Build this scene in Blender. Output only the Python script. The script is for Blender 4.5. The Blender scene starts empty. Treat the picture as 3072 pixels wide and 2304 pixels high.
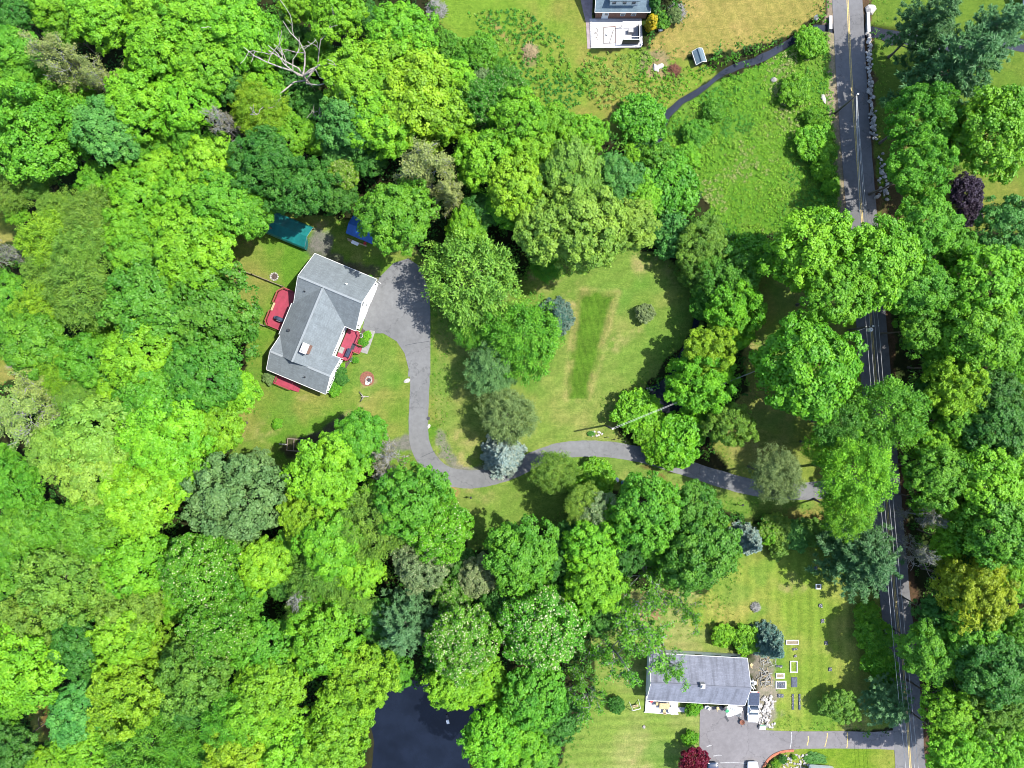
import bpy, math, random
import numpy as np
from mathutils import Vector, Matrix

# ------------------------------------------------------------------ camera, sky, sun, exposure
SC = bpy.context.scene
COL = SC.collection
CAM_H = 120.0
S = 17.75                                   # photo pixels per metre on the ground
cam = bpy.data.cameras.new('camera')
cam.sensor_width = 36.0
cam.lens = 18.0 * CAM_H / (1536.0 / S)
cam.clip_end = 5000.0
cam_o = bpy.data.objects.new('camera', cam)
cam_o.location = (0, 0, CAM_H)
COL.objects.link(cam_o)
SC.camera = cam_o

SUN_EL = math.radians(60.0)
SUN_AZ = math.radians(11.0)                 # measured from +X towards +Y
world = bpy.data.worlds.new('World')
SC.world = world
world.use_nodes = True
wn = world.node_tree
bg = wn.nodes['Background']
sky = wn.nodes.new('ShaderNodeTexSky')
sky.sky_type = 'NISHITA'
sky.sun_disc = False
sky.sun_elevation = SUN_EL
sky.sun_rotation = math.pi / 2 - SUN_AZ
wn.links.new(sky.outputs[0], bg.inputs[0])
bg.inputs[1].default_value = 0.15
sun = bpy.data.lights.new('sun', 'SUN')
sun.energy = 3.8
sun.angle = math.radians(0.55)
sun.color = (1.0, 0.955, 0.88)
sun_o = bpy.data.objects.new('sun', sun)
sd = Vector((math.cos(SUN_EL) * math.cos(SUN_AZ), math.cos(SUN_EL) * math.sin(SUN_AZ), math.sin(SUN_EL)))
sun_o.rotation_euler = sd.to_track_quat('Z', 'Y').to_euler()
sun_o.location = sd * 300
COL.objects.link(sun_o)
SC.view_settings.view_transform = 'Standard'
SC.view_settings.look = 'None'
SC.view_settings.exposure = 1.75
SC.view_settings.gamma = 1.0
SC.view_settings.use_curve_mapping = False
SC.cycles.filter_width = 1.0
SC.cycles.max_bounces = 6
SC.cycles.diffuse_bounces = 3
SC.cycles.transmission_bounces = 3
SC.cycles.transparent_max_bounces = 4

# ------------------------------------------------------------------ helpers
def W(x, y, z=0.0):
    """photo pixel seen at height z -> world point"""
    k = (CAM_H - z) / CAM_H / S
    return Vector(((x - 1536.0) * k, -(y - 1152.0) * k, z))

def lin(c):
    c = c / 255.0
    return c / 12.92 if c <= 0.04045 else ((c + 0.055) / 1.055) ** 2.4

KALB = 0.285                                  # lit colour in the picture -> surface albedo
def A(r, g, b, k=KALB):
    return (lin(r) * k, lin(g) * k, lin(b) * k)

def tag(o, label=None, cat=None, group=None, kind=None):
    if label: o['label'] = label
    if cat: o['category'] = cat
    if group: o['group'] = group
    if kind: o['kind'] = kind
    return o

def empty(name, loc=(0, 0, 0), rz=0.0, label=None, cat=None, group=None):
    o = bpy.data.objects.new(name, None)
    o.location = loc
    o.rotation_euler = (0, 0, rz)
    o.empty_display_size = 0.3
    COL.objects.link(o)
    return tag(o, label, cat, group)

def link(name, me, mat=None, parent=None, loc=None, rz=None):
    o = bpy.data.objects.new(name, me)
    if mat is not None and len(me.materials) == 0:
        me.materials.append(mat)
    if parent: o.parent = parent
    if loc is not None: o.location = loc
    if rz is not None: o.rotation_euler = (0, 0, rz)
    COL.objects.link(o)
    return o

class MB:
    """collects simple solids, builds ONE mesh object"""
    def __init__(s): s.v = []; s.f = []
    def add(s, vs, fs):
        b = len(s.v); s.v += [tuple(p) for p in vs]; s.f += [tuple(i + b for i in f) for f in fs]; return s
    def box(s, c, d, rz=0.0, taper=1.0, rx=0.0):
        hx, hy, hz = d[0] / 2, d[1] / 2, d[2] / 2
        m = Matrix.Translation(c) @ Matrix.Rotation(rz, 4, 'Z') @ Matrix.Rotation(rx, 4, 'X')
        vs = [m @ Vector((x * hx * (taper if z > 0 else 1), y * hy * (taper if z > 0 else 1), z * hz)) for z in (-1, 1) for x, y in ((-1, -1), (1, -1), (1, 1), (-1, 1))]
        return s.add(vs, [(3, 2, 1, 0), (4, 5, 6, 7), (0, 1, 5, 4), (1, 2, 6, 5), (2, 3, 7, 6), (3, 0, 4, 7)])
    def prism(s, poly, z0, z1):
        n = len(poly)
        ar = sum(poly[i][0] * poly[(i + 1) % n][1] - poly[(i + 1) % n][0] * poly[i][1] for i in range(n))
        if ar < 0: poly = poly[::-1]
        vs = [(p[0], p[1], z0) for p in poly] + [(p[0], p[1], z1) for p in poly]
        fs = [tuple(range(n - 1, -1, -1)), tuple(range(n, 2 * n))] + [(i, (i + 1) % n, n + (i + 1) % n, n + i) for i in range(n)]
        return s.add(vs, fs)
    def bar(s, a, b, w, h=None):
        """box beam from a to b"""
        a = Vector(a); b = Vector(b); d = (b - a); L = d.length; d.normalize()
        up = Vector((0, 0, 1)) if abs(d.z) < 0.95 else Vector((1, 0, 0))
        x = d.cross(up).normalized(); y = x.cross(d).normalized(); h = h or w
        vs = [p + x * (sx * w / 2) + y * (sy * h / 2) for p in (a, b) for sx, sy in ((-1, -1), (1, -1), (1, 1), (-1, 1))]
        return s.add(vs, [(0, 1, 2, 3), (7, 6, 5, 4), (4, 5, 1, 0), (5, 6, 2, 1), (6, 7, 3, 2), (7, 4, 0, 3)])
    def tube(s, pts, rad, n=8, cap=True):
        pts = [Vector(p) for p in pts]
        if not hasattr(rad, '__len__'): rad = [rad] * len(pts)
        vs = []; fs = []
        for i, p in enumerate(pts):
            d = (pts[min(i + 1, len(pts) - 1)] - pts[max(i - 1, 0)]).normalized()
            up = Vector((0, 0, 1)) if abs(d.z) < 0.9 else Vector((1, 0, 0))
            x = d.cross(up).normalized(); y = x.cross(d).normalized()
            for k in range(n):
                t = 2 * math.pi * k / n
                vs.append(p + (x * math.cos(t) + y * math.sin(t)) * rad[i])
        for i in range(len(pts) - 1):
            for k in range(n):
                fs.append((i * n + k, i * n + (k + 1) % n, (i + 1) * n + (k + 1) % n, (i + 1) * n + k))
        if cap:
            fs.append(tuple(range(n - 1, -1, -1))); fs.append(tuple(range((len(pts) - 1) * n, len(pts) * n)))
        return s.add(vs, fs)
    def lathe(s, prof, c=(0, 0, 0), n=16):
        vs = []; fs = []; m = len(prof)
        for r, z in prof:
            for k in range(n):
                t = 2 * math.pi * k / n
                vs.append((c[0] + r * math.cos(t), c[1] + r * math.sin(t), c[2] + z))
        for i in range(m - 1):
            for k in range(n):
                fs.append((i * n + k, i * n + (k + 1) % n, (i + 1) * n + (k + 1) % n, (i + 1) * n + k))
        fs.append(tuple(range(n - 1, -1, -1))); fs.append(tuple(range((m - 1) * n, m * n)))
        return s.add(vs, fs)
    def mesh(s, name, smooth=False):
        me = bpy.data.meshes.new(name)
        me.from_pydata(s.v, [], s.f); me.update()
        if smooth:
            me.polygons.foreach_set('use_smooth', [True] * len(me.polygons))
        return me
    def build(s, name, mat, parent=None, smooth=False, loc=None, rz=None):
        return link(name, s.mesh(name, smooth), mat, parent, loc, rz)

# ------------------------------------------------------------------ materials
def mat_new(name):
    m = bpy.data.materials.new(name); m.use_nodes = True
    nt = m.node_tree
    return m, nt, nt.nodes['Principled BSDF']

def N(nt, t, **kw):
    n = nt.nodes.new(t)
    for k, v in kw.items(): setattr(n, k, v)
    return n

def noise(nt, scale, detail=4, rough=0.6, vec=None):
    n = N(nt, 'ShaderNodeTexNoise'); n.inputs['Scale'].default_value = scale
    n.inputs['Detail'].default_value = detail; n.inputs['Roughness'].default_value = rough
    if vec is None:
        tc = N(nt, 'ShaderNodeTexCoord'); vec = tc.outputs['Object']
    nt.links.new(vec, n.inputs['Vector'])
    return n

def ramp(nt, fac, stops):
    r = N(nt, 'ShaderNodeValToRGB')
    el = r.color_ramp.elements
    while len(el) < len(stops): el.new(0.5)
    for e, (p, c) in zip(el, stops):
        e.position = p; e.color = (c[0], c[1], c[2], 1)
    nt.links.new(fac, r.inputs['Fac'])
    return r

def bump(nt, bsdf, height, strength=0.4, dist=0.05):
    b = N(nt, 'ShaderNodeBump'); b.inputs['Strength'].default_value = strength; b.inputs['Distance'].default_value = dist
    nt.links.new(height, b.inputs['Height']); nt.links.new(b.outputs[0], bsdf.inputs['Normal'])

def mixcol(nt, fac, a, b, mode='MIX'):
    m = N(nt, 'ShaderNodeMix', data_type='RGBA', blend_type=mode)
    for key, val in ((0, fac), (6, a), (7, b)):
        if hasattr(val, 'links'): nt.links.new(val, m.inputs[key])
        elif key == 0: m.inputs[0].default_value = val
        else: m.inputs[key].default_value = (val[0], val[1], val[2], 1)
    return m.outputs[2]

def plain(name, c, rough=0.7, var=0.25, scale=3.0, metal=0.0, spec=0.4, fine=20.0, bmp=0.15):
    """painted / weathered surface: base colour with two sizes of noise"""
    m, nt, b = mat_new(name)
    n1 = noise(nt, scale, 5); n2 = noise(nt, fine, 3)
    r = ramp(nt, n1.outputs[0], [(0.3, [x * (1 - var) for x in c]), (0.7, [min(1, x * (1 + var)) for x in c])])
    r2 = ramp(nt, n2.outputs[0], [(0.3, (1 - var * .6,) * 3), (0.7, (1 + var * .0,) * 3)])
    o = mixcol(nt, 1.0, r.outputs[0], r2.outputs[0], 'MULTIPLY')
    nt.links.new(o, b.inputs['Base Color'])
    b.inputs['Roughness'].default_value = rough; b.inputs['Metallic'].default_value = metal
    b.inputs['Specular IOR Level'].default_value = spec
    if bmp: bump(nt, b, n2.outputs[0], bmp, 0.03)
    return m

M = {}
M['white'] = plain('white_paint', (0.6290, 0.6460, 0.6545), 0.6, 0.07, 1.2)
M['trim'] = plain('white_trim', (0.6120, 0.6120, 0.5950), 0.5, 0.08, 2)
M['gutter'] = plain('grey_white_gutter', (0.3825, 0.3825, 0.3740), 0.5, 0.15, 2)
M['glass'] = plain('window_glass', (0.02, 0.03, 0.05), 0.08, 0.3, 2, spec=0.7, bmp=0)
M['red'] = plain('red_deck_paint', (0.1720, 0.0160, 0.0336), 0.55, 0.22, 1.2)
M['redrail'] = plain('red_rail_paint', (0.1920, 0.0240, 0.0336), 0.55, 0.22, 3)
M['brick'] = plain('brick', (0.1920, 0.0960, 0.0680), 0.85, 0.35, 9)
M['concrete'] = plain('concrete', (0.1680, 0.1640, 0.1520), 0.9, 0.2, 1.5)
M['palecon'] = plain('pale_concrete', (0.2960, 0.2880, 0.2880), 0.85, 0.16, 0.9)
M['black'] = plain('black_plastic', (0.015, 0.016, 0.02), 0.5, 0.3, 4)
M['navy'] = plain('navy_cloth', (0.018, 0.028, 0.055), 0.8, 0.3, 4)
M['steel'] = plain('galvanised_steel', (0.3360, 0.3440, 0.3520), 0.45, 0.15, 4, metal=0.6)
M['wood'] = plain('weathered_wood', (0.14, 0.115, 0.085), 0.9, 0.4, 6)
M['palewood'] = plain('pale_lumber', (0.2880, 0.2240, 0.1200), 0.85, 0.3, 5)
M['polewood'] = plain('pole_wood', (0.075, 0.065, 0.055), 0.9, 0.35, 4)
M['bark'] = plain('bark', (0.085, 0.07, 0.055), 0.95, 0.45, 5, bmp=0.5)
M['palebark'] = plain('pale_bark', (0.2400, 0.2160, 0.1920), 0.9, 0.35, 3, bmp=0.4)
M['twig'] = plain('grey_twigs', (0.20, 0.20, 0.19), 0.95, 0.35, 2)
M['rock'] = plain('field_stone', (0.2000, 0.1880, 0.1720), 0.9, 0.4, 2.5, bmp=0.5)
M['palerock'] = plain('pale_stone', (0.2960, 0.2760, 0.2560), 0.9, 0.35, 2.5, bmp=0.5)
M['mulch'] = plain('dark_mulch', (0.05, 0.036, 0.03), 0.95, 0.5, 6, bmp=0.5)
M['rust'] = plain('rusty_steel', (0.13, 0.05, 0.03), 0.9, 0.4, 6)
M['soil'] = plain('garden_soil', (0.1520, 0.1240, 0.0840), 0.95, 0.3, 5, bmp=0.4)
M['weedcloth'] = plain('dark_weed_cloth', (0.037, 0.045, 0.065), 0.75, 0.4, 4)
M['teal'] = plain('teal_tarp', (0.0048, 0.1040, 0.1000), 0.45, 0.25, 0.8)
M['blue'] = plain('blue_tarp', (0.0064, 0.0600, 0.2240), 0.45, 0.25, 0.8)
M['wire'] = plain('pale_wire', (0.33, 0.33, 0.33), 0.5, 0.1, 4, bmp=0)
M['carwhite'] = plain('white_car_paint', (0.6375, 0.6460, 0.6545), 0.25, 0.03, 2, spec=0.6, bmp=0)
M['carblue'] = plain('dark_blue_car_paint', (0.012, 0.022, 0.045), 0.2, 0.1, 2, spec=0.7, bmp=0)
M['carteal'] = plain('teal_car_paint', (0.02, 0.16, 0.22), 0.2, 0.1, 2, spec=0.7, bmp=0)
M['tyre'] = plain('tyre_rubber', (0.02, 0.02, 0.02), 0.85, 0.2, 5)
M['green'] = plain('green_plastic', (0.01, 0.17, 0.06), 0.45, 0.15, 4)
M['whiteplastic'] = plain('white_plastic', (0.5610, 0.5610, 0.5440), 0.45, 0.08, 4)
M['redplastic'] = plain('red_plastic', (0.42, 0.03, 0.03), 0.45, 0.15, 4)
M['pinkpath'] = plain('pinkish_paver', (0.1760, 0.1400, 0.1440), 0.9, 0.25, 1.5)
M['orange'] = plain('terracotta', (0.2720, 0.0880, 0.0480), 0.85, 0.3, 5)

def asphalt(name, c, patch=0.25, big=0.12, cracks=True):
    m, nt, b = mat_new(name)
    n1 = noise(nt, big, 5, 0.6); n2 = noise(nt, 1.3, 5, 0.65); n3 = noise(nt, 22, 3, 0.7)
    r1 = ramp(nt, n1.outputs[0], [(0.3, [x * (1 - patch) for x in c]), (0.7, [x * (1 + patch) for x in c])])
    r2 = ramp(nt, n2.outputs[0], [(0.25, (0.82,) * 3), (0.75, (1.12,) * 3)])
    r3 = ramp(nt, n3.outputs[0], [(0.3, (0.8,) * 3), (0.7, (1.15,) * 3)])
    o = mixcol(nt, 1.0, r1.outputs[0], r2.outputs[0], 'MULTIPLY')
    o = mixcol(nt, 1.0, o, r3.outputs[0], 'MULTIPLY')
    if cracks:
        v = N(nt, 'ShaderNodeTexVoronoi', feature='DISTANCE_TO_EDGE'); v.inputs['Scale'].default_value = 0.16
        tc = N(nt, 'ShaderNodeTexCoord'); nn = noise(nt, 0.9, 4)
        add = N(nt, 'ShaderNodeVectorMath', operation='ADD'); sc = N(nt, 'ShaderNodeVectorMath', operation='SCALE'); sc.inputs['Scale'].default_value = 2.2
        nt.links.new(nn.outputs[1], sc.inputs[0]); nt.links.new(tc.outputs['Object'], add.inputs[0]); nt.links.new(sc.outputs[0], add.inputs[1])
        nt.links.new(add.outputs[0], v.inputs['Vector'])
        cr = ramp(nt, v.outputs['Distance'], [(0.0, (0.55,) * 3), (0.012, (1,) * 3)])
        o = mixcol(nt, 0.8, o, cr.outputs[0], 'MULTIPLY')
    nt.links.new(o, b.inputs['Base Color']); b.inputs['Roughness'].default_value = 0.85
    b.inputs['Specular IOR Level'].default_value = 0.3
    bump(nt, b, n3.outputs[0], 0.3, 0.02)
    return m
M['road'] = asphalt('road_asphalt', (0.0800, 0.0792, 0.0816), 0.2)
M['drive'] = asphalt('driveway_asphalt', (0.0944, 0.0968, 0.0992), 0.16)
M['drive2'] = asphalt('neighbour_driveway_asphalt', (0.1040, 0.0976, 0.1008), 0.14)
M['yellow'] = plain('road_paint_yellow', (0.3200, 0.2400, 0.0800), 0.8, 0.35, 3)
M['paintpale'] = plain('road_crack_fill', (0.2160, 0.2160, 0.2160), 0.8, 0.35, 3)

def shingles(name, c, streak=0.3, ang=0.0):
    m, nt, b = mat_new(name)
    tc = N(nt, 'ShaderNodeTexCoord')
    n1 = noise(nt, 0.5, 5); n3 = noise(nt, 9, 4, 0.7)
    br = N(nt, 'ShaderNodeTexBrick'); br.inputs['Scale'].default_value = 1.0
    br.inputs['Brick Width'].default_value = 0.5; br.inputs['Row Height'].default_value = 0.2
    br.inputs['Mortar Size'].default_value = 0.012
    br.inputs['Color1'].default_value = (0.86, 0.86, 0.86, 1); br.inputs['Color2'].default_value = (1.12, 1.12, 1.12, 1); br.inputs['Mortar'].default_value = (0.72, 0.72, 0.72, 1)
    nt.links.new(tc.outputs['UV'], br.inputs['Vector'])
    mp = N(nt, 'ShaderNodeMapping'); mp.inputs['Scale'].default_value = (1.1, 0.12, 1)
    nt.links.new(tc.outputs['UV'], mp.inputs[0])
    n2 = noise(nt, 1.0, 5, 0.65, mp.outputs[0])
    r1 = ramp(nt, n1.outputs[0], [(0.3, [x * 0.9 for x in c]), (0.7, [x * 1.08 for x in c])])
    r2 = ramp(nt, n2.outputs[0], [(0.3, (1 - streak,) * 3), (0.55, (1.04,) * 3)])
    r3 = ramp(nt, n3.outputs[0], [(0.3, (0.86,) * 3), (0.7, (1.1,) * 3)])
    o = mixcol(nt, 1, r1.outputs[0], r2.outputs[0], 'MULTIPLY'); o = mixcol(nt, 1, o, r3.outputs[0], 'MULTIPLY'); o = mixcol(nt, 0.8, o, br.outputs[0], 'MULTIPLY')
    nt.links.new(o, b.inputs['Base Color']); b.inputs['Roughness'].default_value = 0.9
    b.inputs['Specular IOR Level'].default_value = 0.25
    bump(nt, b, br.outputs[1], -0.4, 0.02)
    return m
M['shingle'] = shingles('grey_shingles', (0.0994, 0.1155, 0.1246), 0.14)
M['ridge'] = plain('ridge_shingles', (0.1400, 0.1554, 0.1645), 0.9, 0.12, 4)
M['shingle2'] = shingles('streaked_grey_shingles', (0.1155, 0.1225, 0.1505), 0.42)
M['shingle3'] = shingles('blue_grey_shingles', (0.0805, 0.1155, 0.1400), 0.12)

# foliage: object colour x per-leaf tint, thin translucent leaves
def foliage():
    m, nt, b = mat_new('foliage')
    oi = N(nt, 'ShaderNodeObjectInfo')
    at = N(nt, 'ShaderNodeAttribute', attribute_name='tint')
    fl = N(nt, 'ShaderNodeAttribute', attribute_name='fleck')
    hs = N(nt, 'ShaderNodeHueSaturation')
    mr = N(nt, 'ShaderNodeMapRange'); mr.inputs[3].default_value = 0.62; mr.inputs[4].default_value = 1.34
    mh = N(nt, 'ShaderNodeMapRange'); mh.inputs[3].default_value = 0.519; mh.inputs[4].default_value = 0.483
    nt.links.new(at.outputs['Fac'], mr.inputs[0]); nt.links.new(at.outputs['Fac'], mh.inputs[0])
    nt.links.new(mr.outputs[0], hs.inputs['Value']); nt.links.new(mh.outputs[0], hs.inputs['Hue'])
    nt.links.new(oi.outputs['Color'], hs.inputs['Color'])
    o = mixcol(nt, fl.outputs['Fac'], hs.outputs[0], (0.42, 0.40, 0.27))
    nt.links.new(o, b.inputs['Base Color'])
    b.inputs['Roughness'].default_value = 0.5; b.inputs['Specular IOR Level'].default_value = 0.28
    tr = N(nt, 'ShaderNodeBsdfTranslucent')
    tc = mixcol(nt, 1.0, o, (1.25, 1.25, 0.7), 'MULTIPLY')
    nt.links.new(tc, tr.inputs['Color'])
    mx = N(nt, 'ShaderNodeMixShader'); mx.inputs[0].default_value = 0.36
    nt.links.new(b.outputs[0], mx.inputs[1]); nt.links.new(tr.outputs[0], mx.inputs[2])
    nt.links.new(mx.outputs[0], nt.nodes['Material Output'].inputs['Surface'])
    return m
M['leaf'] = foliage()

def herb(name):
    m, nt, b = mat_new(name)
    at = N(nt, 'ShaderNodeAttribute', attribute_name='col')
    nt.links.new(at.outputs['Color'], b.inputs['Base Color'])
    b.inputs['Roughness'].default_value = 0.6; b.inputs['Specular IOR Level'].default_value = 0.2
    tr = N(nt, 'ShaderNodeBsdfTranslucent'); nt.links.new(at.outputs['Color'], tr.inputs['Color'])
    mx = N(nt, 'ShaderNodeMixShader'); mx.inputs[0].default_value = 0.35
    nt.links.new(b.outputs[0], mx.inputs[1]); nt.links.new(tr.outputs[0], mx.inputs[2])
    nt.links.new(mx.outputs[0], nt.nodes['Material Output'].inputs['Surface'])
    return m
M['herb'] = herb('herb_leaves')

def water(name, c, bs):
    m, nt, b = mat_new(name)
    b.inputs['Base Color'].default_value = (*c, 1); b.inputs['Roughness'].default_value = 0.06
    b.inputs['Specular IOR Level'].default_value = 0.5; b.inputs['IOR'].default_value = 1.33
    n1 = noise(nt, 1.1, 3, 0.5)
    bump(nt, b, n1.outputs[0], bs, 0.08)
    n2 = noise(nt, 0.22, 4, 0.6)
    r = ramp(nt, n2.outputs[0], [(0.35, [x * .8 for x in c]), (0.7, [x * 1.6 for x in c])])
    nt.links.new(r.outputs[0], b.inputs['Base Color'])
    return m
M['pond'] = water('pond_water', (0.003, 0.0045, 0.009), 0.12)
M['stream'] = water('stream_water', (0.010, 0.013, 0.020), 0.5)

# ------------------------------------------------------------------ ground
_rs = np.random.RandomState(11)
_G = [_rs.rand(257, 257) for _ in range(6)]
def vnoise(x, y, scale, k=0):
    """value noise 0..1, smooth, scale in metres"""
    g = _G[k]; fx = (x / scale + 1000.37) ; fy = (y / scale + 1000.73)
    ix = np.floor(fx).astype(int); iy = np.floor(fy).astype(int)
    tx = fx - ix; ty = fy - iy
    tx = tx * tx * (3 - 2 * tx); ty = ty * ty * (3 - 2 * ty)
    i0 = ix % 256; j0 = iy % 256; i1 = (ix + 1) % 256; j1 = (iy + 1) % 256
    return (g[i0, j0] * (1 - tx) + g[i1, j0] * tx) * (1 - ty) + (g[i0, j1] * (1 - tx) + g[i1, j1] * tx) * ty
def fbm(x, y, scale, k=0):
    return 0.5 * vnoise(x, y, scale, k) + 0.3 * vnoise(x, y, scale / 2.1, (k + 1) % 6) + 0.2 * vnoise(x, y, scale / 4.3, (k + 2) % 6)

def poly_w(pts):
    return np.array([[(x - 1536) / S, -(y - 1152) / S] for x, y in pts])
def inside(P, x, y):
    r = np.zeros(x.shape, bool); n = len(P); j = n - 1
    for i in range(n):
        xi, yi = P[i]; xj, yj = P[j]
        c = ((yi > y) != (yj > y)) & (x < (xj - xi) * (y - yi) / (yj - yi + 1e-12) + xi)
        r ^= c; j = i
    return r
def dist_line(P, x, y):
    d = np.full(x.shape, 1e9)
    for i in range(len(P) - 1):
        a = P[i]; b = P[i + 1]; ab = b - a; L = (ab @ ab) + 1e-9
        t = np.clip(((x - a[0]) * ab[0] + (y - a[1]) * ab[1]) / L, 0, 1)
        d = np.minimum(d, np.hypot(x - a[0] - t * ab[0], y - a[1] - t * ab[1]))
    return d
def dist_poly(P, x, y):
    return dist_line(np.vstack([P, P[:1]]), x, y)

YARD = [(640, 720), (720, 690), (830, 640), (1150, 670), (1300, 790), (1310, 1500), (1200, 1490), (1090, 1350), (900, 1420), (680, 1390), (690, 1250), (735, 1180), (745, 1010), (680, 900)]
LAWN = [(1280, 900), (1450, 960), (1560, 850), (1650, 770), (1850, 740), (1990, 745), (2080, 830), (2130, 930), (2060, 1030), (1990, 1100), (1950, 1160), (1860, 1220), (1850, 1300), (2010, 1410), (2250, 1470), (2450, 1500), (2450, 1600), (2050, 1500), (1750, 1460), (1700, 1570), (1400, 1660), (1340, 1530), (1270, 1350)]
LAWNR = [(2270, 800), (2400, 750), (2570, 800), (2610, 1150), (2650, 1560), (2400, 1570), (2180, 1430), (2130, 1320), (2240, 1170), (2230, 950)]
PLOT = [(2180, 1560), (2440, 1580), (2530, 1700), (2650, 1800), (2690, 2180), (2280, 2210), (2280, 1900), (2080, 1880), (2080, 1800), (2180, 1720)]
LAWNB = [(1800, 1760), (2150, 1780), (2200, 1960), (1960, 1990), (2110, 2160), (2110, 2400), (1640, 2400), (1700, 2200), (1790, 2060), (1780, 1900)]
LAWNE = [(2600, -120), (3200, -120), (3200, 700), (2640, 700)]
LAWNF = [(2330, 2200), (2690, 2200), (2700, 2420), (2300, 2420)]
TAN = [(1940, 185), (1950, 120), (2050, 20), (2060, -120), (2470, -120), (2470, 40), (2400, 95), (2300, 138), (2200, 150), (2060, 180), (2000, 190)]
TOPG = [(1230, -120), (1790, -120), (1765, 150), (1940, 150), (2060, 180), (2150, 230), (2020, 320), (1900, 430), (1700, 370), (1520, 260), (1400, 190), (1330, 80)]
MEADOW = [(2030, 315), (2130, 262), (2290, 190), (2505, 70), (2510, 300), (2530, 640), (2420, 690), (2200, 720), (2080, 560), (1960, 430)]
SMALL = [[(-60, 590), (60, 600), (75, 720), (-60, 760)], [(-60, 1040), (80, 1070), (65, 1130), (-60, 1190)], [(90, 2120), (230, 2130), (220, 2220), (100, 2230)]]
STRIP = [(1736, 872), (1852, 880), (1765, 1196), (1698, 1192)]
POND_BIG = [(1120, 2060), (1208, 2045), (1300, 2050), (1400, 2075), (1440, 2130), (1425, 2200), (1405, 2290), (1410, 2420), (1100, 2420), (1125, 2230), (1105, 2130)]
POND_SMALL = [(1940, 1180), (1956, 1160), (1980, 1150), (1995, 1136), (2015, 1125), (2030, 1150), (2040, 1190), (2062, 1215), (2095, 1222), (2088, 1255), (2066, 1255), (2045, 1235), (2015, 1235), (1980, 1245), (1965, 1212), (1938, 1200)]
POND_EAST = [(2590, 78), (2620, 78), (2657, 86), (2697, 92), (2720, 105), (2700, 124), (2676, 133), (2657, 121), (2637, 111), (2590, 111)]
STREAM = [(2540, 92), (2490, 84), (2450, 81), (2405, 104), (2350, 138), (2300, 166), (2268, 181), (2230, 191), (2180, 211), (2150, 232), (2125, 254), (2090, 277), (2045, 303), (2000, 345), (1975, 420), (1985, 500), (2040, 620), (2080, 740), (2106, 822), (2110, 900), (2080, 1000), (2035, 1090), (2012, 1135)]
STREAM_E = [(2710, 110), (2780, 130), (2880, 140), (3000, 120), (3150, 150)]

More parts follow.
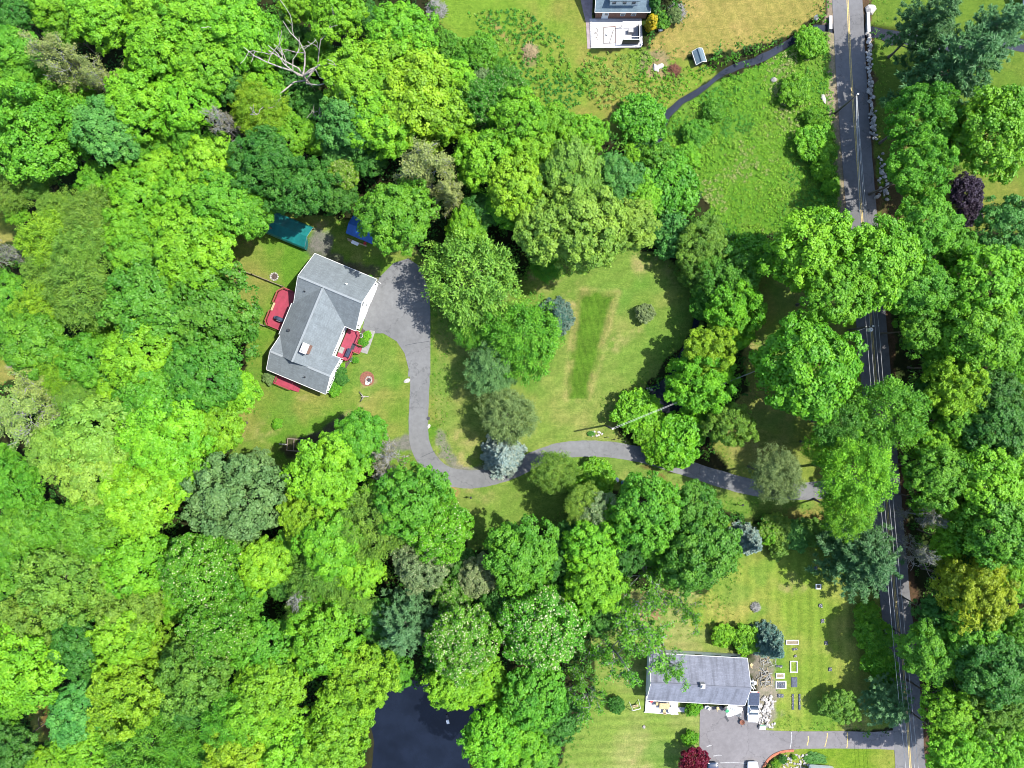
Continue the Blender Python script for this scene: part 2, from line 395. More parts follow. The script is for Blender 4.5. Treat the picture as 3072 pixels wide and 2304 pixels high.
def ground():
    xs = np.concatenate([[-1500, -600, -250, -140, -110, -98], np.arange(-92, 92.01, 0.36), [98, 110, 140, 250, 600, 1500]])
    ys = np.concatenate([[-1500, -600, -250, -140, -110, -80], np.arange(-70, 70.01, 0.36), [80, 110, 140, 250, 600, 1500]])
    X, Y = np.meshgrid(xs, ys); shp = X.shape; x = X.ravel(); y = Y.ravel()
    # ragged region edges
    jx = x + (fbm(x, y, 3.0, 0) - 0.5) * 2.4; jy = y + (fbm(x, y, 3.0, 3) - 0.5) * 2.4
    big = fbm(x, y, 14, 1); mid = fbm(x, y, 4.5, 2); sm = fbm(x, y, 1.3, 4)
    c = np.zeros((len(x), 3))
    def col(*rgb): return np.array(A(*rgb))
    c[:] = col(58, 60, 34)
    t = np.clip((mid - 0.45) * 4, 0, 1)[:, None]; c = c * (1 - t) + col(62, 84, 34) * t
    def paint(mask, cc, w=1.0):
        nonlocal c
        mm = (mask.astype(float) * w)[:, None] if not isinstance(mask, np.ndarray) or mask.dtype == bool else (mask * w)[:, None]
        c = c * (1 - mm) + cc * mm
    def grass(g, d, lo=0.42, k=3.0):
        t = np.clip((0.55 * big + 0.45 * mid - lo) * k, 0, 1)[:, None]
        return np.array(A(*g)) * (1 - t) + np.array(A(*d)) * t
    I = lambda p: inside(poly_w(p), jx, jy)
    paint(I(TOPG), grass((136, 176, 60), (172, 168, 88)))
    paint(I(MEADOW), grass((112, 168, 52), (152, 178, 84), 0.5))
    paint(I(LAWNE), grass((118, 152, 54), (156, 158, 76), 0.45))
    paint(I(LAWNR), grass((148, 170, 74), (184, 176, 112), 0.42))
    paint(I(LAWN), grass((136, 172, 74), (176, 180, 104), 0.40))
    paint(I(YARD), grass((116, 168, 54), (166, 172, 90), 0.42))
    paint(I(LAWNB), grass((146, 176, 80), (188, 188, 122), 0.42))
    paint(I(LAWNF), grass((135, 172, 50), (190, 184, 100), 0.42))
    paint(I(PLOT), grass((146, 178, 68), (186, 188, 100), 0.42))
    paint(I(TAN), grass((178, 168, 92), (204, 178, 112), 0.40))
    for p in SMALL: paint(I(p), grass((140, 160, 60), (185, 175, 105), 0.4))
    # mowing: broad light/dark passes
    def stripes(p, ang, per, amp):
        a = math.radians(ang); q = (x * math.cos(a) + y * math.sin(a)) / per + (mid - .5) * 0.5
        w = 1 + amp * np.clip(np.sin(q * 2 * math.pi) * 1.6, -1, 1)
        m = I(p)
        c[m] *= w[m][:, None]
    stripes(PLOT, 0, 1.75, 0.10); stripes(LAWNB, 93, 1.5, 0.10); stripes(LAWN, -60, 2.2, 0.05); stripes(TAN, 25, 2.0, 0.06)
    # worn and dry patches
    t = np.clip((fbm(x, y, 6, 5) - 0.62) * 6, 0, 1) * np.clip((sm - 0.35) * 4, 0, 1)
    lawnmask = I(YARD) | I(LAWN) | I(LAWNR) | I(PLOT) | I(LAWNB)
    paint(lawnmask * t, col(198, 184, 128), 0.75)
    t = np.clip((fbm(x + 50, y - 20, 7, 3) - 0.56) * 7, 0, 1)
    paint(lawnmask * t, col(108, 166, 60), 0.5)
    # the re-seeded strip, its tan scars
    P = poly_w(STRIP); dS = dist_poly(P, jx * .35 + x * .65, jy * .35 + y * .65); inS = inside(P, jx * .35 + x * .65, jy * .35 + y * .65)
    q = np.sin(((x * 0.965 - y * -0.262) / 1.05) * 2 * math.pi)
    paint(inS, col(98, 144, 40) * (1 + 0.16 * q[:, None]) * (0.8 + 0.4 * sm[:, None]), 0.9)
    paint(np.clip(1 - np.abs(dS - 0.25) / 0.75, 0, 1) * np.clip((mid - 0.36) * 5, 0, 1) * (dS < 1.2), col(196, 184, 120), 0.6)
    # gravel and bare soil
    grav = col(150, 150, 146); dark = col(96, 92, 84)
    def blot(cx, cy, rx, ry, ang, cc, w=0.9):
        p = W(cx, cy); a = math.radians(-ang); dx = jx - p.x; dy = jy - p.y
        ux = (dx * math.cos(a) + dy * math.sin(a)) / (rx / S); uy = (-dx * math.sin(a) + dy * math.cos(a)) / (ry / S)
        r = np.hypot(ux, uy) + (sm - 0.5) * 0.7
        paint(np.clip((1.05 - r) * 3.5, 0, 1), cc, w)
    blot(1010, 790, 150, 34, 32, col(112, 116, 104)); blot(955, 725, 34, 40, 40, grav); blot(1080, 820, 90, 40, 24, col(104, 106, 92), .8)
    blot(1225, 1330, 55, 34, 10, grav); blot(1190, 1345, 45, 25, 0, grav); blot(980, 1300, 95, 26, -28, dark); blot(915, 1340, 80, 36, -10, col(84, 78, 62))
    blot(1330, 1330, 40, 18, 62, grav, .7); blot(1365, 1385, 60, 17, 35, grav, .8); blot(1420, 1410, 60, 14, 12, grav, .8)
    blot(2290, 1640, 60, 40, 0, col(110, 120, 50), .5); blot(2420, 1560, 60, 40, 0, col(180, 150, 95), .6)
    blot(1970, 1835, 42, 22, -10, col(190, 160, 120)); blot(2060, 1830, 30, 12, 0, col(180, 160, 110), .7)
    blot(1105, 1140, 22, 13, -20, col(178, 168, 118)); blot(1350, 1470, 26, 18, 40, col(196, 170, 110), .8)
    blot(2680, 600, 35, 80, 0, col(96, 78, 58)); blot(2700, 420, 30, 60, 0, col(128, 108, 78), .7); blot(2660, 690, 60, 30, 0, col(170, 140, 85), .7)
    blot(2800, 250, 60, 70, 0, col(110, 76, 50), .7); blot(1960, 190, 55, 38, 0, col(160, 150, 120), .7)
    blot(1970, 208, 40, 30, 0, col(196, 168, 128), .7); blot(1600, 160, 40, 34, 60, col(166, 146, 118), .6); blot(1500, 95, 60, 12, 50, col(190, 150, 110), .6)
    blot(30, 1050, 45, 14, -30, col(150, 88, 70)); blot(60, 1075, 60, 8, -32, col(186, 184, 172)); blot(155, 2165, 50, 50, 0, col(116, 78, 52), .8)
    blot(1770, 1555, 40, 30, 0, col(120, 76, 50), .6); blot(2510, 1590, 50, 20, 0, col(150, 96, 60), .7)
    blot(1960, 1420, 40, 8, 18, col(150, 120, 80), .7); blot(1240, 1000, 14, 40, 0, col(130, 140, 70), .4)
    blot(2300, 2090, 38, 110, 0, col(176, 166, 156)); blot(2290, 1990, 40, 55, 0, col(160, 152, 142))
    # road shoulders: sandy verge
    R = poly_w(ROADC); dR = dist_line(R, jx, jy)
    left = np.interp(y[::1], R[::-1, 1], R[::-1, 0]) > x
    paint((dR < 3.7) & left & (y > 26), col(188, 168, 150), 0.85)
    paint((dR < 3.6) & ~left, col(118, 92, 72), 0.85)
    # height: stream and pond beds
    z = np.zeros(len(x))
    for p, dep in ((POND_BIG, 0.9), (POND_SMALL, 0.6), (POND_EAST, 0.7)):
        PP = poly_w(p); m = inside(PP, x, y); d = dist_poly(PP, x, y) * np.where(m, 1, -1) + (mid - .5) * 0.7
        z = np.minimum(z, -np.clip((d + 0.5) * 0.7, 0, dep))
    for p, wd in ((STREAM, 0.42), (STREAM_E, 1.0)):
        d = dist_line(poly_w(p), x, y) + (mid - .5) * 0.6
        z = np.minimum(z, -np.clip((wd + 0.35 - d) * 0.9, 0, 0.55))
    far = (np.abs(x) > 93) | (np.abs(y) > 71)
    z[far] = np.minimum(z[far], 0)
    wet = np.clip(-z * 3, 0, 1); paint(wet, col(58, 54, 36), 0.8)
    c *= (0.86 + 0.28 * sm)[:, None]
    ny, nx = shp
    idx = np.arange(nx * ny).reshape(ny, nx)
    quads = np.stack([idx[:-1, :-1], idx[:-1, 1:], idx[1:, 1:], idx[1:, :-1]], -1).reshape(-1, 4)
    me = mesh_np('ground', np.stack([x, y, z], 1), quads)
    ca = me.color_attributes.new('col', 'FLOAT_COLOR', 'POINT')
    ca.data.foreach_set('color', np.hstack([np.clip(c, 0, 1), np.ones((len(x), 1))]).astype(np.float32).ravel())
    me.polygons.foreach_set('use_smooth', np.ones(len(quads), bool))
    m, nt, b = mat_new('ground_cover')
    at = N(nt, 'ShaderNodeAttribute', attribute_name='col')
    tc = N(nt, 'ShaderNodeTexCoord')
    n1 = noise(nt, 1.6, 6, 0.75); n2 = noise(nt, 5.5, 5, 0.75)
    mp = N(nt, 'ShaderNodeMapping'); mp.inputs['Rotation'].default_value = (0, 0, 0.6); mp.inputs['Scale'].default_value = (0.25, 1.6, 1)
    nt.links.new(tc.outputs['Object'], mp.inputs[0]); n3 = noise(nt, 1.2, 5, 0.7, mp.outputs[0])
    r1 = ramp(nt, n1.outputs[0], [(0.3, (0.62, 0.72, 0.58)), (0.7, (1.32, 1.22, 1.3))])
    r2 = ramp(nt, n2.outputs[0], [(0.33, (0.62, 0.68, 0.62)), (0.67, (1.32, 1.26, 1.25))])
    r3 = ramp(nt, n3.outputs[0], [(0.3, (0.85, 0.9, 0.8)), (0.7, (1.14, 1.08, 1.1))])
    o = mixcol(nt, 1, at.outputs['Color'], r1.outputs[0], 'MULTIPLY'); o = mixcol(nt, 1, o, r2.outputs[0], 'MULTIPLY'); o = mixcol(nt, 1, o, r3.outputs[0], 'MULTIPLY')
    nt.links.new(o, b.inputs['Base Color']); b.inputs['Roughness'].default_value = 0.95; b.inputs['Specular IOR Level'].default_value = 0.1
    bump(nt, b, n2.outputs[0], 0.55, 0.08)
    o = link('ground', me, m); tag(o, kind='structure')

def mesh_np(name, V, F):
    me = bpy.data.meshes.new(name)
    F = np.asarray(F); k = F.shape[1]
    me.vertices.add(len(V)); me.vertices.foreach_set('co', np.asarray(V, np.float32).ravel())
    me.loops.add(F.size); me.loops.foreach_set('vertex_index', F.astype(np.int32).ravel())
    me.polygons.add(len(F)); me.polygons.foreach_set('loop_start', np.arange(0, F.size, k, dtype=np.int32))
    me.update(calc_edges=True)
    return me

ROADC = [(2518, -260), (2530, -120), (2542, 0), (2554, 240), (2578, 560), (2609, 919), (2626, 1120), (2650, 1400), (2661, 1520), (2690, 1840), (2708, 1980), (2731, 2304), (2742, 2450), (2750, 2560)]
def smooth_line(pts, n=6):
    P = [Vector(p) for p in pts]; out = []
    for i in range(len(P) - 1):
        p0 = P[max(i - 1, 0)]; p1 = P[i]; p2 = P[i + 1]; p3 = P[min(i + 2, len(P) - 1)]
        for k in range(n):
            t = k / n
            out.append(0.5 * ((2 * p1) + (p2 - p0) * t + (2 * p0 - 5 * p1 + 4 * p2 - p3) * t * t + (3 * p1 - p0 - 3 * p2 + p3) * t ** 3))
    out.append(P[-1]); return out

def ribbon(name, line, half, z, mat, off=0.0, parent=None, skirt=0.06, wob=0.0, seed=1):
    """flat strip along a world-space line; half may be a list"""
    rnd = random.Random(seed); vs = []; fs = []; n = len(line)
    for i, p in enumerate(line):
        d = (line[min(i + 1, n - 1)] - line[max(i - 1, 0)]); d.normalize(); nrm = Vector((-d.y, d.x))
        h = half[i] if hasattr(half, '__len__') else half
        a = p + nrm * (off + h + rnd.uniform(-wob, wob)); b = p + nrm * (off - h + rnd.uniform(-wob, wob))
        vs += [(a.x, a.y, z), (b.x, b.y, z), (a.x, a.y, z - skirt), (b.x, b.y, z - skirt)]
    for i in range(n - 1):
        k = i * 4; j = k + 4
        fs += [(k + 1, j + 1, j, k), (k, j, j + 2, k + 2), (k + 1, k + 3, j + 3, j + 1)]
    me = bpy.data.meshes.new(name); me.from_pydata(vs, [], fs); me.update()
    return link(name, me, mat, parent)

def w2(x, y): p = W(x, y); return Vector((p.x, p.y))

ground()

# ------------------------------------------------------------------ water
def sheet(name, pts, z, mat):
    me = bpy.data.meshes.new(name); P = [W(x, y) for x, y in pts]
    f = list(range(len(P)))
    ar = sum(P[i].x * P[(i + 1) % len(P)].y - P[(i + 1) % len(P)].x * P[i].y for i in range(len(P)))
    if ar < 0: f = f[::-1]
    me.from_pydata([(p.x, p.y, z) for p in P], [], [f]); me.update()
    return link(name, me, mat)
def grow(pts, k):
    cx = sum(p[0] for p in pts) / len(pts); cy = sum(p[1] for p in pts) / len(pts)
    return [(cx + (x - cx) * k, cy + (y - cy) * k) for x, y in pts]
tag(sheet('pond', grow(POND_BIG, 1.03), -0.22, M['pond']), kind='structure')
tag(sheet('pond', grow(POND_SMALL, 1.04), -0.20, M['stream']), kind='structure')
tag(sheet('pond', grow(POND_EAST, 1.04), -0.24, M['pond']), kind='structure')
sl = smooth_line([w2(*p) for p in STREAM], 5)
tag(ribbon('stream', sl, 0.75, -0.21, M['stream'], skirt=0.02), kind='structure')
sl = smooth_line([w2(*p) for p in STREAM_E], 5)
tag(ribbon('stream', sl, 1.3, -0.25, M['stream'], skirt=0.02), kind='structure')

# ------------------------------------------------------------------ roads and drives
rl = smooth_line([w2(*p) for p in ROADC], 8)
road = tag(ribbon('road', rl, 2.55, 0.05, M['road'], wob=0.06), kind='structure')
ribbon('yellow_line', rl, 0.06, 0.055, M['yellow'], off=0.11, parent=road, skirt=0.002, wob=0.012)
ribbon('yellow_line', rl, 0.06, 0.055, M['yellow'], off=-0.11, parent=road, skirt=0.002, wob=0.012, seed=3)

DRV = [(2640, 1458), (2560, 1455), (2472, 1469), (2361, 1474), (2250, 1461), (2139, 1430), (2028, 1395), (1917, 1363), (1805, 1347), (1694, 1350), (1611, 1375), (1541, 1409), (1472, 1430), (1403, 1438), (1333, 1424), (1285, 1382), (1259, 1326), (1255, 1250), (1259, 1170), (1258, 1090), (1250, 1030)]
DW = [62, 60, 54, 50, 49, 48, 47, 47, 48, 49, 49, 50, 52, 55, 57, 58, 59, 58, 58, 62, 70]
dl = smooth_line([w2(*p) for p in DRV], 6)
dh = [np.interp(i / 6, range(len(DW)), DW) / S / 2 for i in range(len(dl))]
drive = tag(ribbon('driveway', dl, dh, 0.040, M['drive'], wob=0.05, seed=5), kind='structure')
APRON = [(1104, 1000), (1150, 1000), (1190, 1024), (1214, 1060), (1226, 1107), (1224, 1130), (1291, 1125), (1291, 933), (1287, 870), (1260, 800), (1225, 775), (1180, 790), (1140, 830), (1128, 856), (1100, 930), (1088, 985)]
mb = MB(); mb.prism([w2(*p) for p in APRON], -0.05, 0.046); tag(mb.build('parking_apron', M['drive']), kind='structure')
ND = [(2100, 2120), (2240, 2118), (2285, 2150), (2285, 2190), (2330, 2192), (2420, 2194), (2520, 2193), (2620, 2196), (2690, 2190), (2700, 2250), (2620, 2246), (2500, 2245), (2400, 2246), (2350, 2252), (2310, 2276), (2290, 2304), (2280, 2420), (2095, 2420)]
mb = MB(); mb.prism([w2(*p) for p in ND], -0.05, 0.042); nd = tag(mb.build('neighbour_driveway', M['drive2']), kind='structure')
# expansion cracks filled pale on the neighbour drive, and the joints across the main drive
for a, b in (((2374, 2196), (2370, 2246)), ((2424, 2208), (2421, 2236)), ((2482, 2198), (2474, 2240)), ((2541, 2196), (2540, 2244)), ((2140, 2268), (2165, 2266)), ((2160, 2288), (2240, 2290)), ((2120, 2240), (2135, 2236))):
    pts = smooth_line([w2(*a), (w2(*a) + w2(*b)) / 2 + Vector((0.12, 0.1)), w2(*b)], 6)
    ribbon('filled_crack', pts, 0.07, 0.0475, M['yellow'] if a[0] > 2390 else M['paintpale'], parent=nd, skirt=0.001, wob=0.035, seed=a[0])
for a, b in (((1262, 1372), (1308, 1352)), ((1216, 1036), (1288, 1024))):
    pts = smooth_line([w2(*a), (w2(*a) + w2(*b)) / 2 + Vector((0.1, 0.08)), w2(*b)], 8)
    ribbon('crack', pts, 0.035, 0.0515, M['black'], parent=drive, skirt=0.001, wob=0.02, seed=b[0])
# manhole cover and oil / tar spots on the drive
p = W(1285, 1255); mb = MB(); mb.lathe([(0.30, 0), (0.30, 0.02), (0.2, 0.025), (0.0, 0.025)], (p.x, p.y, 0.045), 18)
tag(mb.build('manhole_cover', M['black']), 'small round black cover set in the edge of the curved grey driveway', 'manhole cover')

# ------------------------------------------------------------------ leaves, branches, crowns
def leaf_mesh(name, P, Nrm, size, aspect, tint, fleck=None, col=None, fold=0.25, along=None, seed=0):
    """one folded two-triangle leaf per point: P centres, Nrm facing, along = optional axis direction"""
    r = np.random.RandomState(seed); n = len(P)
    Nrm = Nrm / (np.linalg.norm(Nrm, axis=1, keepdims=True) + 1e-9)
    if along is None: along = r.normal(size=(n, 3))
    T = along - (along * Nrm).sum(1, keepdims=True) * Nrm
    T /= np.linalg.norm(T, axis=1, keepdims=True) + 1e-9
    B = np.cross(Nrm, T)
    s = np.asarray(size).reshape(-1, 1) * np.ones((n, 1)); w = s * aspect
    v0 = P - T * s * 0.5; v2 = P + T * s * 0.5
    v1 = P + B * w * 0.5 + Nrm * w * fold + T * s * 0.08; v3 = P - B * w * 0.5 + Nrm * w * fold + T * s * 0.08
    V = np.stack([v0, v3, v2, v1], 1).reshape(-1, 3)
    i = np.arange(n) * 4
    F = np.concatenate([np.stack([i, i + 1, i + 2], 1), np.stack([i, i + 2, i + 3], 1)], 1).reshape(-1, 3)
    me = mesh_np(name, V, F)
    if col is not None:
        ca = me.color_attributes.new('col', 'FLOAT_COLOR', 'POINT')
        c4 = np.repeat(np.hstack([col, np.ones((n, 1))]), 4, axis=0).astype(np.float32)
        ca.data.foreach_set('color', c4.ravel())
    else:
        a = me.attributes.new('tint', 'FLOAT', 'POINT'); a.data.foreach_set('value', np.repeat(np.clip(tint, 0, 1), 4).astype(np.float32))
        a = me.attributes.new('fleck', 'FLOAT', 'POINT'); a.data.foreach_set('value', np.repeat(np.zeros(n) if fleck is None else fleck, 4).astype(np.float32))
    return me

def fib_dirs(n, r, zmin=-0.5):
    k = np.arange(n) + 0.5
    z = 1 - (1 - zmin) * k / n
    t = k * 2.399963 + r.rand() * 6
    d = np.stack([np.sqrt(np.maximum(0, 1 - z * z)) * np.cos(t), np.sqrt(np.maximum(0, 1 - z * z)) * np.sin(t), z], 1)
    d += r.normal(scale=0.10, size=d.shape)
    return d / np.linalg.norm(d, axis=1, keepdims=True)

def rough_radius(d, r, amp):
    o = np.ones(len(d))
    for f in (2, 3, 4, 6):
        ax = r.normal(size=3); ax /= np.linalg.norm(ax)
        o += amp / f * 1.5 * np.sin(f * (d @ ax) * 2.2 + r.rand() * 6)
    return o

def crown_maple(name, seed, R=5.0, rz=4.4, lobes=58, lobe_r=1.25, clumps=13, clump_r=0.42, leaves=24, leaf=0.30, amp=0.16, fleck=0.0, zmin=-0.55, spread=0.40):
    r = np.random.RandomState(seed)
    d = fib_dirs(lobes, r, zmin); rad = rough_radius(d, r, amp) * r.uniform(0.78, 1.06, lobes)
    C = d * rad[:, None] * (np.array([R, R, rz]) - lobe_r * 0.75)
    lr = lobe_r * r.uniform(0.65, 1.3, lobes)
    # a second, deeper shell closes the crown
    n2 = lobes // 3; d2 = fib_dirs(n2, r, -0.3); C = np.vstack([C, d2 * np.array([R, R, rz]) * r.uniform(0.35, 0.65, (n2, 1))]); lr = np.concatenate([lr, lobe_r * r.uniform(0.9, 1.3, n2)]); d = np.vstack([d, d2])
    nl = len(C)
    cd = r.normal(size=(nl, clumps, 3)) + d[:, None, :] * 0.9 + np.array([0, 0, 0.55]); cd /= np.linalg.norm(cd, axis=2, keepdims=True)
    CC = C[:, None, :] + cd * lr[:, None, None] * r.uniform(0.7, 1.0, (nl, clumps, 1)) * np.array([1, 1, 0.8])
    ltint = r.rand(nl, 1) * 0.45 + r.rand(nl, clumps) * 0.3
    CC = CC.reshape(-1, 3); cd = cd.reshape(-1, 3); lt = ltint.reshape(-1); nc = len(CC)
    q = r.normal(size=(nc, leaves, 3)) + cd[:, None, :] * 0.7 + np.array([0, 0, 0.4]); q /= np.linalg.norm(q, axis=2, keepdims=True)
    P = CC[:, None, :] + q * clump_r * r.uniform(0.5, 1.1, (nc, leaves, 1)) * np.array([1.1, 1.1, 0.8])
    Nn = q * 0.75 + cd[:, None, :] * 0.45 + r.normal(scale=spread, size=q.shape) + np.array([0, 0, 0.35])
    t = lt[:, None] + r.rand(nc, leaves) * 0.3
    fk = None
    if fleck: fk = ((r.rand(nc, leaves) < fleck) & (q[..., 2] > 0.1)).reshape(-1) * 0.75
    n = nc * leaves
    return leaf_mesh(name, P.reshape(-1, 3), Nn.reshape(-1, 3), leaf * r.uniform(0.7, 1.3, n), 0.8, t.reshape(-1), fk, seed=seed)

def crown_ash(name, seed, R=5.0, rz=4.4, sprays=430, leaves=42, leaf=0.26, fleck=0.0, dens=1.0, amp=0.2, droop=0.35):
    """finer foliage: many flat sprays spread through the outer half of the crown, gaps between"""
    r = np.random.RandomState(seed)
    n = int(sprays * dens)
    d = r.normal(size=(n, 3)); d[:, 2] = np.abs(d[:, 2]) * 0.9 - 0.35; d /= np.linalg.norm(d, axis=1, keepdims=True)
    rr = rough_radius(d, r, amp) * np.power(r.rand(n), 0.32)
    C = d * rr[:, None] * np.array([R, R, rz]) * 0.97
    sr = r.uniform(0.35, 0.8, n)
    q = r.normal(size=(n, leaves, 3)); q /= np.linalg.norm(q, axis=2, keepdims=True); q *= r.rand(n, leaves, 1) ** 0.5
    P = C[:, None, :] + q * sr[:, None, None] * np.array([1.15, 1.15, 0.5]); P[..., 2] -= droop * (q[..., 0] ** 2 + q[..., 1] ** 2) * sr[:, None]
    Nn = r.normal(scale=0.75, size=P.shape) + d[:, None, :] * 0.4 + np.array([0, 0, 0.75])
    t = r.rand(n, 1) * 0.55 + r.rand(n, leaves) * 0.45
    fk = (r.rand(n, leaves) < fleck).reshape(-1) * 0.7 if fleck else None
    along = (q + d[:, None, :] * 0.8).reshape(-1, 3)
    m = n * leaves
    return leaf_mesh(name, P.reshape(-1, 3), Nn.reshape(-1, 3), leaf * r.uniform(0.7, 1.4, m), 0.5, t.reshape(-1), fk, along=along, seed=seed)

def crown_pine(name, seed, R=5.0, rz=6.5, whorls=11, leaf=0.5):
    """white pine: whorled arching limbs carrying plumes of needles"""
    r = np.random.RandomState(seed); P = []; Dn = []; T = []; Up = []
    for w in range(whorls):
        f = w / (whorls - 1); z = -rz * 0.75 + 1.7 * rz * f
        L = R * (1 - f ** 1.5) ** 0.8 * 1.0 + 0.35
        nb = 9 if f < 0.7 else 6
        for k in range(nb):
            a = 2 * math.pi * (k + r.rand() * 0.7) / nb + w * 1.7
            LL = L * r.uniform(0.65, 1.12); nt_ = max(3, int(LL * 2.6))
            bt = r.rand() * 0.4
            for j in range(nt_):
                s = (j + 0.6) / nt_
                side = r.normal(scale=0.16) + (r.choice([-1, 1]) * 0.28 * (1 - s * .5))
                aa = a + side * (1.1 - s * 0.6); rad = LL * (0.12 + 0.88 * s)
                c = np.array([math.cos(aa) * rad, math.sin(aa) * rad, z + 0.28 * LL * s * s - 0.1 * LL * s + r.normal(scale=0.12)])
                m = 46
                ax = np.array([math.cos(aa), math.sin(aa), 0.55])
                dd = r.normal(scale=0.55, size=(m, 3)) + ax; dd /= np.linalg.norm(dd, axis=1, keepdims=True)
                P.append(c + dd * r.uniform(0.05, 0.5, (m, 1))); Dn.append(dd)
                T.append(bt + r.rand(m) * 0.35 + 0.25 * s); Up.append(r.normal(scale=.5, size=(m, 3)) + np.array([0, 0, 0.8]))
    P = np.vstack(P); Dn = np.vstack(Dn); n = len(P)
    return leaf_mesh(name, P, np.vstack(Up), leaf * r.uniform(0.7, 1.3, n), 0.2, np.concatenate(T), along=Dn, seed=seed)

def crown_spruce(name, seed, R=2.5, H=7.5, whorls=15, leaf=0.34, pale=0.35):
    """blue spruce: a stiff cone of layered boughs with pale growing tips; base at z = 0"""
    r = np.random.RandomState(seed); P = []; Dn = []; T = []; Up = []; Fk = []
    for w in range(whorls):
        f = w / (whorls - 1); z = 0.5 + (H - 0.7) * f; L = R * (1 - f) ** 0.85 + 0.12
        nb = max(5, int(13 * (1 - f) + 4))
        for k in range(nb):
            a = 2 * math.pi * (k + r.rand() * 0.6) / nb + w; LL = L * r.uniform(0.8, 1.12); ns = max(2, int(LL * 4.2))
            for j in range(ns):
                s = (j + 0.7) / ns
                for sd_ in (-1, 0, 1):
                    aa = a + sd_ * 0.22 * (1.15 - s); rad = LL * s
                    c = np.array([math.cos(aa) * rad, math.sin(aa) * rad, z - 0.28 * LL * s + r.normal(scale=0.05)])
                    m = 13; ax = np.array([math.cos(aa + sd_ * .6), math.sin(aa + sd_ * .6), 0.12])
                    dd = r.normal(scale=0.45, size=(m, 3)) + ax; dd /= np.linalg.norm(dd, axis=1, keepdims=True)
                    P.append(c + dd * r.uniform(0.0, 0.22, (m, 1))); Dn.append(dd); T.append(0.2 + 0.5 * s + r.rand(m) * 0.35)
                    Up.append(r.normal(scale=.5, size=(m, 3)) + np.array([0, 0, 0.8])); Fk.append(np.full(m, pale * s * s * r.rand()))
    P = np.vstack(P); n = len(P)
    return leaf_mesh(name, P, np.vstack(Up), leaf * r.uniform(0.7, 1.25, n), 0.34, np.concatenate(T), np.concatenate(Fk), along=np.vstack(Dn), seed=seed)

def tubes_mesh(name, segs, n=5):
    segs = np.array([[*a, *b, ra, rb] for a, b, ra, rb in segs]); a = segs[:, :3]; b = segs[:, 3:6]
    d = b - a; d /= np.linalg.norm(d, axis=1, keepdims=True) + 1e-9
    up = np.where(np.abs(d[:, 2:3]) > 0.9, np.array([[1., 0, 0]]), np.array([[0, 0, 1.]]))
    x = np.cross(d, up); x /= np.linalg.norm(x, axis=1, keepdims=True); y = np.cross(x, d)
    V = []
    for p, rr in ((a, segs[:, 6:7]), (b, segs[:, 7:8])):
        for k in range(n):
            t = 2 * math.pi * k / n; V.append(p + (x * math.cos(t) + y * math.sin(t)) * rr)
    V = np.stack(V, 1).reshape(-1, 3); i = (np.arange(len(segs)) * 2 * n)[:, None]
    F = []
    for k in range(n): F.append(np.concatenate([i + k, i + n + k, i + n + (k + 1) % n, i + (k + 1) % n], 1))
    me = mesh_np(name, V, np.vstack(F))
    me.polygons.foreach_set('use_smooth', np.ones(len(F) * len(segs), bool))
    return me

def grow_branches(r, p, d, L, rad, depth, out, ends, kids=(4, 6), spread=0.7, crook=0.18, rmin=0.03, up=0.12, shrink=0.62, steps=4):
    d = d / np.linalg.norm(d); pts = [p]; q = p.copy(); rr = rad
    for s in range(steps):
        d = d + r.normal(scale=crook, size=3) + np.array([0, 0, up * 0.3]); d /= np.linalg.norm(d)
        q2 = q + d * L / steps; r2 = max(rmin * .7, rad * (1 - 0.72 * (s + 1) / steps))
        out.append((q, q2, rr, r2)); q = q2; rr = r2; pts.append(q)
    if depth == 0:
        ends.append((q, d)); return
    for k in range(r.randint(kids[0], kids[1] + 1)):
        f = r.uniform(0.3, 1.0); i = min(steps - 1, int(f * steps)); t = f * steps - i
        b = pts[i] * (1 - t) + pts[i + 1] * t
        nd = d + r.normal(scale=spread, size=3) + np.array([0, 0, up])
        grow_branches(r, b, nd, L * shrink * r.uniform(0.7, 1.2), max(rmin, rad * 0.5 * (1.1 - 0.45 * f)), depth - 1, out, ends, kids, spread, crook, rmin, up, shrink, steps)
    ends.append((q, d))

def skeleton(seed, H=16.0, R=5.0, trunk=0.28, depth=2, first=0.42, limbs=9, rmin=0.04, kids=(3, 5), crook=0.16, spread=0.6, lean=0.05):
    r = np.random.RandomState(seed); out = []; ends = []
    q = np.zeros(3); d = np.array([r.normal(scale=lean), r.normal(scale=lean), 1.0]); pts = [q]; st = 10; rr = trunk
    for s in range(st):
        d = d + np.array([r.normal(scale=0.05), r.normal(scale=0.05), 0.05]); d /= np.linalg.norm(d)
        q2 = q + d * H * 0.9 / st; r2 = trunk * (1 - 0.82 * (s + 1) / st); out.append((q, q2, rr * (1.35 if s == 0 else 1), r2)); q = q2; rr = r2; pts.append(q)
    for k in range(limbs):
        f = first + (1 - first) * (k + r.rand() * .5) / limbs; i = min(st - 1, int(f * st)); b = pts[i]
        a = k * 2.4 + r.rand(); rise = 0.25 + 1.0 * f
        L = R * (1.15 - 0.55 * f) * r.uniform(0.75, 1.05)
        grow_branches(r, b, np.array([math.cos(a), math.sin(a), rise]), L * 0.75, trunk * 0.5 * (1.15 - f * .7), depth, out, ends, kids, spread, crook, rmin)
    return out, ends

